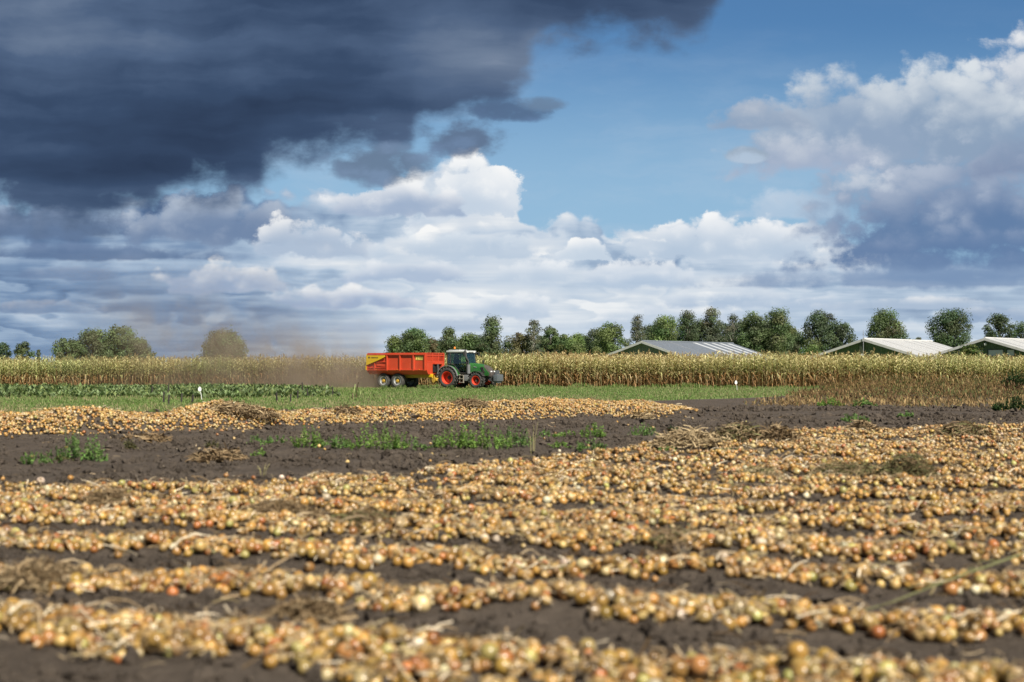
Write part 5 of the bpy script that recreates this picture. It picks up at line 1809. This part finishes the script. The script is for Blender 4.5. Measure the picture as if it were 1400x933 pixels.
for a in [
    (110, 629, 62, 38, 'lush', 'biggest bushy green weed clump on the bare soil by itself'),
    (52, 634, 44, 16, 'lush', 'thin weed clump left of the biggest bushy clump'),
    (84, 632, 26, 10, 'olive', 'small pale weed between the thin clump and the bushy clump'),
    (178, 614, 14, 12, 'olive', 'tiny yellowish weed right of the biggest bushy clump'),
    (290, 612, 22, 9, 'olive', 'low olive weed on a little soil mound'),
    (356, 624, 20, 9, 'fresh', 'single bright green seedling below the weed row'),
    (352, 608, 22, 12, 'lush', 'feathery small weed at the left start of the weed row'),
    (378, 606, 24, 11, 'lush', 'low weed second in the weed row'),
    (422, 612, 38, 28, 'fresh', 'upright green clump at the left of the weed row'),
    (462, 613, 40, 18, 'lush', 'low spreading clump between two taller ones in the weed row'),
    (518, 613, 64, 32, 'fresh', 'tall wide clump left of the gap in the weed row'),
    (556, 614, 50, 17, 'lush', 'low clump at the gap in the weed row'),
    (622, 612, 56, 32, 'fresh', 'dense clump right after the gap in the weed row'),
    (662, 613, 64, 33, 'fresh', 'densest clump in the weed row'),
    (702, 610, 44, 26, 'lush', 'rightmost clump of the long weed row'),
    (748, 598, 26, 10, 'lush', 'sparse weed just beyond the long weed row'),
    (780, 599, 40, 8, 'fresh', 'flat weed patch before the heap end'),
    (811, 598, 32, 19, 'fresh', 'rounded weed standing before the thin end of the heap'),
    (765, 613, 32, 9, 'fresh', 'flat weed patch at the headland edge of the rows'),
    (806, 616, 40, 15, 'lush', 'leafy weed at the ends of the onion rows'),
    (880, 596, 36, 15, 'lush', 'weed clump left of the straw covered row end'),
    (919, 592, 16, 11, 'dark', 'small dark weed beside the straw covered row end'),
    (1000, 619, 40, 6, 'fresh', 'flat grassy patch at the foot of the straw covered row end'),
    (912, 616, 18, 6, 'fresh', 'little grassy tuft at the foot of the straw covered row end'),
    (1168, 577, 32, 12, 'lush', 'weed alone in the wide bare soil on the right'),
    (1238, 571, 22, 9, 'lush', 'small weed right of the lone one on the bare soil'),
    (1134, 555, 28, 11, 'fresh', 'bright weed at the edge of the dry brown weeds'),
    (1180, 556, 26, 10, 'lush', 'weed under the dry brown weeds'),
]:
    clump(*a)
clump(1386, 562, 56, 17, 'dark', 'dark green low bush at the right edge of the field', 'bush', 'bush', 'bushes on the right', 1.5)
clump(1388, 538, 34, 30, 'dark', 'tall dark green bush before the maize at the right edge', 'bush', 'bush', 'bushes on the right', 1.6)
clump(1336, 534, 14, 18, 'dark', 'narrow dark weed among the dry brown weeds', 'weed_clump', 'weeds', 'green weed clumps on the soil', 1.0)


def tuft_mesh(w, h, n, cols, seed, wid=0.014):
    """long bent blades rising from one foot"""
    r = np.random.default_rng(seed)
    Bt = Batch()
    for i in range(n):
        a = r.uniform(0, 6.28)
        d, s_ = np.array((math.cos(a), math.sin(a), 0)), np.array((-math.sin(a), math.cos(a), 0))
        b0 = np.array((r.normal(0, 0.26) * w, r.normal(0, 0.12), -0.03))
        hh = h * r.uniform(0.4, 1.1) * max(0.4, 1 - (b0[0] / w * 2) ** 2 * 0.5)
        be = r.uniform(0.1, 0.6)
        P = [b0, b0 + d * hh * be * 0.3 + np.array((0, 0, hh * 0.6)), b0 + d * hh * be * 0.75 + np.array((0, 0, hh * 0.95)), b0 + d * hh * be * 1.2 + np.array((0, 0, hh * (1.02 - be * 0.45)))]
        ww = [wid, wid * 0.9, wid * 0.6, wid * 0.1]
        V = [p + s_ * q * k for p, q in zip(P, ww) for k in (-1, 1)]
        Bt.raw(V, [(0, 1, 3, 2), (2, 3, 5, 4), (4, 5, 7, 6)], np.array(cols[r.integers(len(cols))]) * r.uniform(0.8, 1.2))
    return Bt.build('grass_tuft', M_WEED)


for a in [(526, 533.5, 24, 'tall grass tuft at the rear wheel of the trailer'), (548, 533.5, 22, 'tall grass tuft at the front wheel of the trailer'), (616, 533.5, 22, 'tall grass tuft at the big rear wheel of the tractor'),
          (578, 533, 16, 'tall grass tuft below the trailer chassis'), (672, 533, 18, 'tall grass tuft under the ballast block')]:
    X, Y = on_ground(a[0], a[1])
    w = a[2] * Y / FPX
    o = link_mesh('grass_tuft', tuft_mesh(w, 0.42, 90, [(0.14, 0.22, 0.06), (0.10, 0.18, 0.045), (0.22, 0.26, 0.10)], int(a[0])))
    o.location = (X, Y, 0.0)
    tag(o, a[3], 'grass', 'tall grass tufts at the wheels')
for px, py, w, hgt, n, lab in [(490, 546, 0.7, 0.95, 10, 'broken pale maize stalks left standing in the grass behind the trailer'), (508, 546, 0.4, 0.55, 6, 'short bent maize stalk beside the broken pale stalks')]:
    X, Y = on_ground(px, py)
    o = link_mesh('maize_stub', tuft_mesh(w, hgt, n, [(0.33, 0.38, 0.16), (0.24, 0.30, 0.11), (0.14, 0.10, 0.06)], px, 0.035))
    o.location = (X, Y, 0.0)
    tag(o, lab, 'maize stub', 'maize stubs in the grass')


# dried haulm raked up on the onions
def haulm(px, py, wpx, hpx, cols, label, n=260, ln=0.34):
    X, Y = on_land(px, py)
    s = FPX / Y
    w, h = wpx / s, hpx / s
    r = np.random.default_rng(int(px + py * 3))
    Bt = Batch()
    n = int(n * (0.6 + w * 1.2))
    wid = 0.035
    if Y < 22:
        ln, wid, n = 0.21, 0.020, int(n * 2.2)
    for bend in (0.2, 0.5, -0.25):
        tv_, tf_ = blade(3, bend, wid)
        m = n // 3
        a, rad = r.uniform(0, 6.28, m), np.sqrt(r.random(m))
        x, y = rad * np.cos(a) * w * 0.5, rad * np.sin(a) * min(w, 1.2) * 0.45
        z = h * (1 - rad ** 2) * r.uniform(0.3, 1.0, m) + 0.02
        ty = r.normal(0, 0.5, m)
        Ry = np.stack([np.stack([np.cos(ty), 0 * ty, np.sin(ty)], -1), np.stack([0 * ty, 0 * ty + 1, 0 * ty], -1), np.stack([-np.sin(ty), 0 * ty, np.cos(ty)], -1)], -2)
        c = np.array([GREENS[k] for k in cols])[r.integers(len(cols), size=m)] * r.uniform(0.6, 1.3, (m, 1))
        Bt.add(tv_, tf_, rot_z(r.uniform(0, 6.28, m)) @ rot_x(r.normal(0, 0.8, m)) @ Ry, ln * r.uniform(0.5, 1.3, m), np.stack([x, y, z], -1), c[:, None, :])
    o = link_mesh('haulm_heap', Bt.build('haulm_heap', M_STRAW))
    o.location = (X, Y, float(height(X, Y)))
    tag(o, label, 'haulm', 'heaps of dried onion haulm')


for a in [
    (318, 566, 74, 15, ('dry', 'brown', 'tan'), 'brown dried haulm crowning the highest hump of the far heap'),
    (352, 572, 60, 12, ('brown', 'dry'), 'darker haulm slumped right of the highest heap hump'),
    (470, 566, 40, 8, ('brown', 'dry'), 'thin haulm on the low middle of the far heap'),
    (640, 556, 50, 7, ('brown', 'dry'), 'haulm patch on the broad back of the far heap'),
    (876, 573, 34, 6, ('dry', 'tan'), 'scrap of haulm lying before the thin end of the heap'),
    (298, 630, 60, 11, ('brown', 'brown', 'dry'), 'low mound of dark haulm on the bare soil'),
    (200, 604, 60, 4, ('brown', 'brown', 'dry'), 'flat brown haulm before the far heap'),
    (940, 610, 90, 22, ('tan', 'dry', 'tan'), 'pale straw heap on the row end'),
    (1010, 606, 90, 26, ('tan', 'dry', 'olive'), 'taller pale straw heap right of the row end'),
    (1062, 604, 60, 20, ('dry', 'brown'), 'brown haulm beside the taller pale straw heap'),
    (1178, 592, 36, 16, ('brown', 'dry'), 'small dark haulm heap on the farthest row'),
    (1315, 598, 70, 20, ('olive', 'brown', 'dry'), 'olive haulm heap on the farthest row'),
    (1240, 652, 74, 30, ('olive', 'brown', 'olive'), 'bulky olive haulm heap in the dense onion rows'),
    (1160, 650, 110, 15, ('olive', 'dry'), 'flat trail of olive haulm leading to the bulky heap'),
    (1040, 655, 70, 12, ('olive', 'tan'), 'thin end of the olive haulm trail'),
    (380, 712, 130, 24, ('brown', 'dry', 'brown'), 'dark brown haulm heap in the left part of the dense onions'),
    (500, 722, 90, 20, ('brown', 'dry', 'olive'), 'brown haulm heap with olive stems near the middle'),
    (150, 690, 60, 16, ('brown', 'dry'), 'small dark haulm tangle among onions on the left'),
    (930, 742, 120, 6, ('olive', 'dry', 'brown'), 'green tinged haulm lying along the fourth nearest row'),
    (60, 800, 110, 26, ('dry', 'tan', 'brown'), 'dry leaf tangle at the left end of the third nearest row'),
    (420, 850, 90, 20, ('brown', 'dry'), 'brown root tangle between the two nearest rows'),
]:
    haulm(*a)

# a long green stalk fallen across the rows, right foreground
p0, p1 = on_ground(1180, 846), on_ground(1420, 792)
sk = MB()
pts = []
for i in range(9):
    t = i / 8
    x, y = p0[0] + (p1[0] - p0[0]) * t, p0[1] + (p1[1] - p0[1]) * t
    pts.append((x, y, max(float(height(x, y)) + 0.05, 0.03 + 0.20 * t ** 0.8)))
sk.tube(pts, [0.004, 0.005, 0.006, 0.007, 0.008, 0.008, 0.009, 0.009, 0.009], 7)
for k, sg in ((3, 1), (5, -1), (6, 1)):
    b_ = Vector(pts[k])
    sk.tube([b_, b_ + Vector((-0.10, sg * 0.05, 0.00)), b_ + Vector((-0.20, sg * 0.08, -0.05))], [0.007, 0.005, 0.002], 5)
tag(sk.build('stalk', paint('green weed stalk', (0.15, 0.15, 0.06), 0.6, 0, 0.2), None, True), 'long green weed stalk fallen across the nearest rows', 'stalk')
# tall thin grass stem standing in the soil
for px, py, hp, lab in ((728, 622, 46, 'tall thin grass stem standing alone before the heap'), (360, 652, 18, 'short upright straw at the edge of the dense onions')):
    X, Y = on_ground(px, py)
    g = MB()
    for k in range(5):
        a = k * 1.3
        g.tube([(0.03 * math.cos(a), 0.03 * math.sin(a), -0.02), (0.05 * math.cos(a), 0.05 * math.sin(a), hp * Y / FPX * 0.55), (0.10 * math.cos(a), 0.1 * math.sin(a), hp * Y / FPX * (1 - 0.1 * k))], [0.006, 0.005, 0.003], 5)
    o = g.build('grass_tuft', paint('pale dry stem', (0.30, 0.27, 0.12), 0.7, 0, 0.2))
    o.location = (X, Y, float(height(X, Y)))
    tag(o, lab, 'grass', 'upright dry stems')

# ------------------------------------------------------------------ stakes and markers
STAKES = [(208, 529, 538.5, 'stake standing farthest left against the maize'), (229.7, 526.5, 538, 'tall stake right of the farthest left one'), (224, 536.5, 547, 'short stake just left of the crooked one'),
          (231, 541, 549, 'low crooked stake in front of the tall stake'), (248, 538.6, 546, 'stake midway between the tall stake and the white marker'), (263, 540, 546, 'stake just left of the white marker'),
          (379, 537.5, 545, 'stake left in the leafy crop right of the haulm hump'), (397, 540, 545.6, 'shortest stake in the leafy crop'), (407, 535, 542, 'tilted stake between the shortest and the tallest'),
          (414, 523.6, 534, 'tallest stake standing against the dust'), (421, 532, 538.6, 'stake just right of the tallest one'), (455, 529, 537, 'lone stake in the grass behind the trailer')]
for px, top, bot, lab in STAKES:
    X, Y = on_ground(px, bot, 0.20)
    hh = (bot - top) / FPX * Y + 0.24
    o = MB().hull([(sx * 0.034, sy * 0.034, -0.1) for sx in (-1, 1) for sy in (-1, 1)] + [(sx * 0.03, sy * 0.03, hh - 0.03) for sx in (-1, 1) for sy in (-1, 1)] + [(0.01, 0.0, hh)]).build('stake', M_STAKE)
    o.location = (X, Y, float(height(X, Y)))
    o.rotation_euler = (random.gauss(0, 0.05), random.gauss(0, 0.09), random.random())
    tag(o, 'dark wooden ' + lab, 'stake', 'dark stakes in the grass')


def marker(px, top, bot, wpx, hpx, lean_, mat, lab, Y=None):
    X, Yg = on_ground(px, bot)
    s = FPX / Yg
    hh = (bot - top) / s
    rt = empty('marker', (X, Yg, float(height(X, Yg))))
    tag(rt, lab, 'marker', 'little field markers')
    w, h = wpx / s, hpx / s
    MB().tube([(0, 0, -0.1), (-lean_ * 0.5, 0, hh * 0.5), (-lean_, 0, hh - h * 0.7)], 0.014, 6).build('pole', M_PLATE if mat is M_PLATE else M_STAKE, rt)
    pl = MB()
    ring = [(0.5 * w * math.cos(a) * (1.0 - 0.25 * math.sin(a)), 0.5 * h * math.sin(a)) for a in [2 * math.pi * k / 12 for k in range(12)]]
    pl.prism([(x - lean_, z + hh - h * 0.45) for x, z in ring], -0.03, -0.016).build('plate', mat, rt)


marker(277, 529, 549, 4.6, 6.6, 0.12, M_PLATE, 'white oval marker on a bent pole behind the haulm hump')
marker(1008, 520.5, 535, 3.4, 5.4, 0.10, M_PLATE, 'white oval marker in the grass below the striped grey roof')
marker(1208, 525.5, 533, 2.6, 5.5, 0.02, M_YELP, 'yellow marker at the maize edge below the white roofed shed')
marker(1377, 515.5, 526, 3.0, 4.0, 0.02, M_PLATE, 'white marker half hidden in dry weeds below the windowed shed')

# ------------------------------------------------------------------ leafy crop, grass, dry weeds (uncountable)
LB = Batch()
ry_ = np.arange(73, 113, 0.62)
PX, PY = [], []
for y in ry_:
    x1 = (432 - 700) / FPX * y + 1.5 * math.sin(y)
    x = np.arange(-46, x1, 0.42)
    PX.append(x + rng.normal(0, 0.06, len(x)))
    PY.append(np.full(len(x), y) + rng.normal(0, 0.06, len(x)))
PX, PY = np.concatenate(PX), np.concatenate(PY)
kp = (PY > grass_edge(PX) + 13 + 3 * fbm(PX * 0.3, PY * 0.2, 91, 3)) & (rng.random(len(PX)) < 0.55 + 1.1 * fbm(PX * 0.25, PY * 0.2, 92, 3))
PX, PY = PX[kp], PY[kp]
for j in range(8):
    n = len(PX)
    a = rng.uniform(0, 6.28, n)
    e = rng.uniform(-1.25, -0.35, n)
    Ry = np.stack([np.stack([np.cos(e), 0 * e, np.sin(e)], -1), np.stack([0 * e, 0 * e + 1, 0 * e], -1), np.stack([-np.sin(e), 0 * e, np.cos(e)], -1)], -2)
    tone = np.array([(0.14, 0.20, 0.075), (0.19, 0.25, 0.12), (0.18, 0.22, 0.08)])[rng.integers(3, size=n)] * rng.uniform(0.6, 1.4, (n, 1)) * (1 + 0.5 * fbm(PX * 0.5, PY * 0.3, 93, 2))[:, None]
    LB.add(WLEAF_V * np.array((1, 1.2, 1)), WLEAF_F, rot_z(a) @ Ry, rng.uniform(0.16, 0.42, n) * (1 + 0.7 * fbm(PX * 0.25, PY * 0.15, 94, 3)), np.stack([PX, PY, height(PX, PY) + 0.03], -1), tone[:, None, :])
tag(link_mesh('leafy_crop', LB.build('leafy_crop', M_WEED)), 'strip of leafy green crop in front of the maize on the left', 'crop', kind='stuff')

GB = Batch()


def blades(X, Y, hgt, cols, per=3, wid=0.012):
    for j in range(per):
        n = len(X)
        a = rng.uniform(0, 6.28, n)
        bend = rng.uniform(0.05, 0.5, n)
        x, y = X + rng.normal(0, 0.05, n), Y + rng.normal(0, 0.05, n)
        z = height(x, y) - 0.01
        h = hgt * rng.uniform(0.55, 1.3, n)
        w = wid * rng.uniform(0.8, 1.6, n)
        d = np.stack([np.cos(a), np.sin(a), 0 * a], -1)
        s = np.stack([-np.sin(a), np.cos(a), 0 * a], -1) * w[:, None]
        b0 = np.stack([x, y, z], -1)
        m1 = b0 + d * (h * bend * 0.35)[:, None] + np.array((0, 0, 1)) * (h * 0.62)[:, None]
        tp = b0 + d * (h * bend)[:, None] + np.array((0, 0, 1)) * (h * (1 - bend * 0.3))[:, None]
        V = np.stack([b0 - s, b0 + s, m1 + s * 0.8, m1 - s * 0.8, tp], 1).reshape(-1, 3)
        k = np.arange(n)[:, None] * 5
        c = cols[rng.integers(len(cols), size=n)] * rng.uniform(0.75, 1.3, (n, 1))
        GB.V.append(V.astype(np.float32))
        GB.F.setdefault(4, []).append(k + np.array([[0, 1, 2, 3]]) + GB.n)
        GB.F.setdefault(3, []).append(k + np.array([[3, 2, 4]]) + GB.n)
        GB.T.append(np.repeat(c, 5, 0).astype(np.float32))
        GB.n += n * 5


GCOL = np.array([(0.135, 0.215, 0.055), (0.175, 0.26, 0.072), (0.21, 0.28, 0.095), (0.29, 0.29, 0.14), (0.11, 0.18, 0.045)])
DCOL = np.array([(0.30, 0.27, 0.14), (0.20, 0.23, 0.09), (0.36, 0.31, 0.17)])
n = 70000
gy = 42 + 78 * rng.random(n)
gx_ = (rng.random(n) * 2 - 1) * (0.40 * gy + 3)
ed = grass_edge(gx_)
kp = (gy > ed - 0.3 + rng.exponential(0.15, n)) & (gy < maize_front(gx_) + 0.4) & ~((gx_ > 17) & (gy < 100) & (rng.random(n) < 0.4))
gx_, gy = gx_[kp], gy[kp]
patch = fbm(gx_ * 0.12, gy * 0.08, 95, 3) + 0.55 * np.exp(-((gy - grass_edge(gx_) - 6) / 6) ** 2)
dry = rng.random(len(gx_)) < np.clip(0.18 + 0.9 * patch, 0, 0.8)
blades(gx_[~dry], gy[~dry], 0.13, GCOL, 3, 0.016)
blades(gx_[dry], gy[dry], 0.17, DCOL, 2, 0.012)
n = 5200                                            # longer fringe at the foot of the maize
fx = rng.uniform(-60, 60, n)
fy = maize_front(fx) - rng.exponential(0.5, n)
blades(fx, fy, 0.30 + 0.3 * fbm(fx * 0.7, fx * 0, 96, 3), GCOL, 3, 0.02)
tag(link_mesh('grass', GB.build('grass', M_WEED)), 'short green grass with straw coloured patches along the maize', 'grass', kind='stuff')

DB = Batch()
GB_keep = GB
n = 5200
dx = rng.uniform(9, 46, n)
dy = rng.uniform(50, 112, n)
pxd = 700 + FPX * dx / dy
pyd = HZ + FPX * CAM_H / dy
lim = np.interp(pxd, [1040, 1060, 1130, 1200, 1300, 1500], [552, 550, 534, 531, 528, 524]) + 3 * vnoise(dx * 0.8, dy * 0.3, 97)
kp = (pxd > 1040 + 22 * vnoise(dy * 0.3, dx * 0.2, 98)) & (pyd < 556 + 3 * vnoise(dx * 0.7, dy * 0, 99) + (pxd - 1040) * 0.012) & (pyd > lim) & (dx < 46)
dx, dy = dx[kp], dy[kp]
tall = np.clip(np.interp(dy, [55, 66, 85, 110], [0.08, 0.15, 0.30, 0.62]) * (1 + 1.5 * fbm(dx * 0.3, dy * 0.12, 101, 4)) + np.interp(dx, [15, 32], [0, 0.30]) * np.interp(dy, [62, 80], [0, 1]), 0.07, 1.5)
WC = np.array([(0.20, 0.12, 0.055), (0.12, 0.07, 0.036), (0.40, 0.28, 0.13), (0.20, 0.20, 0.075), (0.10, 0.115, 0.04), (0.28, 0.18, 0.08)])
ochre = np.interp(dy, [56, 72], [0.85, 0.12]) + 0.5 * fbm(dx * 0.4, dy * 0.2, 103, 3)
grn = 0.25 + 0.8 * fbm(dx * 0.22, dy * 0.12, 104, 3)


def wcol(n):
    c = np.where(rng.random(n) < 0.55, 0, 1)
    c = np.where(rng.random(n) < 0.2, 5, c)
    c = np.where(rng.random(n) < grn, np.where(rng.random(n) < 0.5, 3, 4), c)
    c = np.where(rng.random(n) < ochre, 2, c)
    return WC[c] * rng.uniform(0.6, 1.35, (n, 1))


for j in range(14):
    n = len(dx)
    t = rng.random(n)
    sx, sy = dx + rng.normal(0, 0.22, n) * (0.5 + t), dy + rng.normal(0, 0.25, n)
    z = height(sx, sy) + tall * t
    a = rng.uniform(0, 6.28, n)
    e = rng.normal(-0.3, 0.8, n)
    Ry = np.stack([np.stack([np.cos(e), 0 * e, np.sin(e)], -1), np.stack([0 * e, 0 * e + 1, 0 * e], -1), np.stack([-np.sin(e), 0 * e, np.cos(e)], -1)], -2)
    DB.add(WLEAF_V * np.array((1, 0.45, 1)), WLEAF_F, rot_z(a) @ Ry, rng.uniform(0.10, 0.30, n), np.stack([sx, sy, z], -1), wcol(n)[:, None, :])
GB = Batch()
blades(dx, dy, tall, WC, 3, 0.009)
DB.V += GB.V
for k_f, fl in GB.F.items():
    DB.F.setdefault(k_f, []).extend([f + DB.n for f in fl])
DB.T += GB.T
DB.n += GB.n
tag(link_mesh('dry_weeds', DB.build('dry_weeds', M_WEED)), 'belt of brown dried weeds and flattened straw before the maize on the right', 'weeds', kind='stuff')

# ------------------------------------------------------------------ dust thrown up behind the trailer
DX0, DX1, DY0, DY1, DZ = -44.0, -10.2, 112.2, 122.5, 11.0
dm = bpy.data.materials.new('brown dust')
dm.use_nodes = True
d = NT(dm.node_tree)
d.n.clear()
tc = d.new('ShaderNodeTexCoord')
x, y, z = d.sep(tc.outputs['Object'])
back = (-12.0 - x).max(0.0)                     # metres behind the trailer
zz = z.max(0.0)
w = d.noise(d.vec(x * 0.30, y * 0.30, z * 0.30), 1.0, 2.0, 0.5, dim='3D', col=True)
wx, wy, wz = d.sep(w)
nz = d.noise(d.vec(x * 0.42 + wx * 1.6, y * 0.42, z * 0.30 + wz * 1.6), 1.0, 4.0, 0.6, dim='3D')
puffs = d.step(nz, 0.40, 0.66)
ex = lambda e: d.math('POWER', math.e, e)
low = ex(-(zz / (back * 0.10 + 1.25))) * ex(-(back * 0.21)) * 1.35
mid = ex(-(zz / (back * 0.16 + 1.3))) * d.step(back, 0.3, 3.0) * d.step(back, 28.0, 4.0) * 0.11
pz = (zz - (back * 0.20 + 1.5)) / (back * 0.11 + 1.2)
plume = ex(-(pz * pz)) * d.step(back, 0.3, 4.0) * d.step(back, 27.0, 9.0) * 0.16
edge_ = d.step(x, DX0, DX0 + 7) * d.step(x, DX1, DX1 - 1.6) * d.step(y, DY0, DY0 + 1.5) * d.step(y, DY1, DY1 - 2.0) * d.step(z, DZ, DZ - 2.5)
dens_ = (low * (puffs * 0.75 + 0.25) + mid * (puffs * 0.9 + 0.1) + plume * puffs) * edge_
vol = d.new('ShaderNodeVolumePrincipled')
vol.inputs['Color'].default_value = (0.46, 0.37, 0.30, 1)
vol.inputs['Anisotropy'].default_value = 0.0
d.plug(vol.inputs['Density'], dens_)
out = d.new('ShaderNodeOutputMaterial')
d.l.new(vol.outputs[0], out.inputs['Volume'])
dust = MB().box(((DX0 + DX1) / 2, (DY0 + DY1) / 2, DZ / 2 - 0.1), (DX1 - DX0, DY1 - DY0, DZ + 0.2)).build('dust', dm)
tag(dust, 'brown dust cloud blowing up behind the red trailer', 'dust', kind='stuff')
SC.cycles.volume_step_rate = 1.0
SC.cycles.volume_max_steps = 128
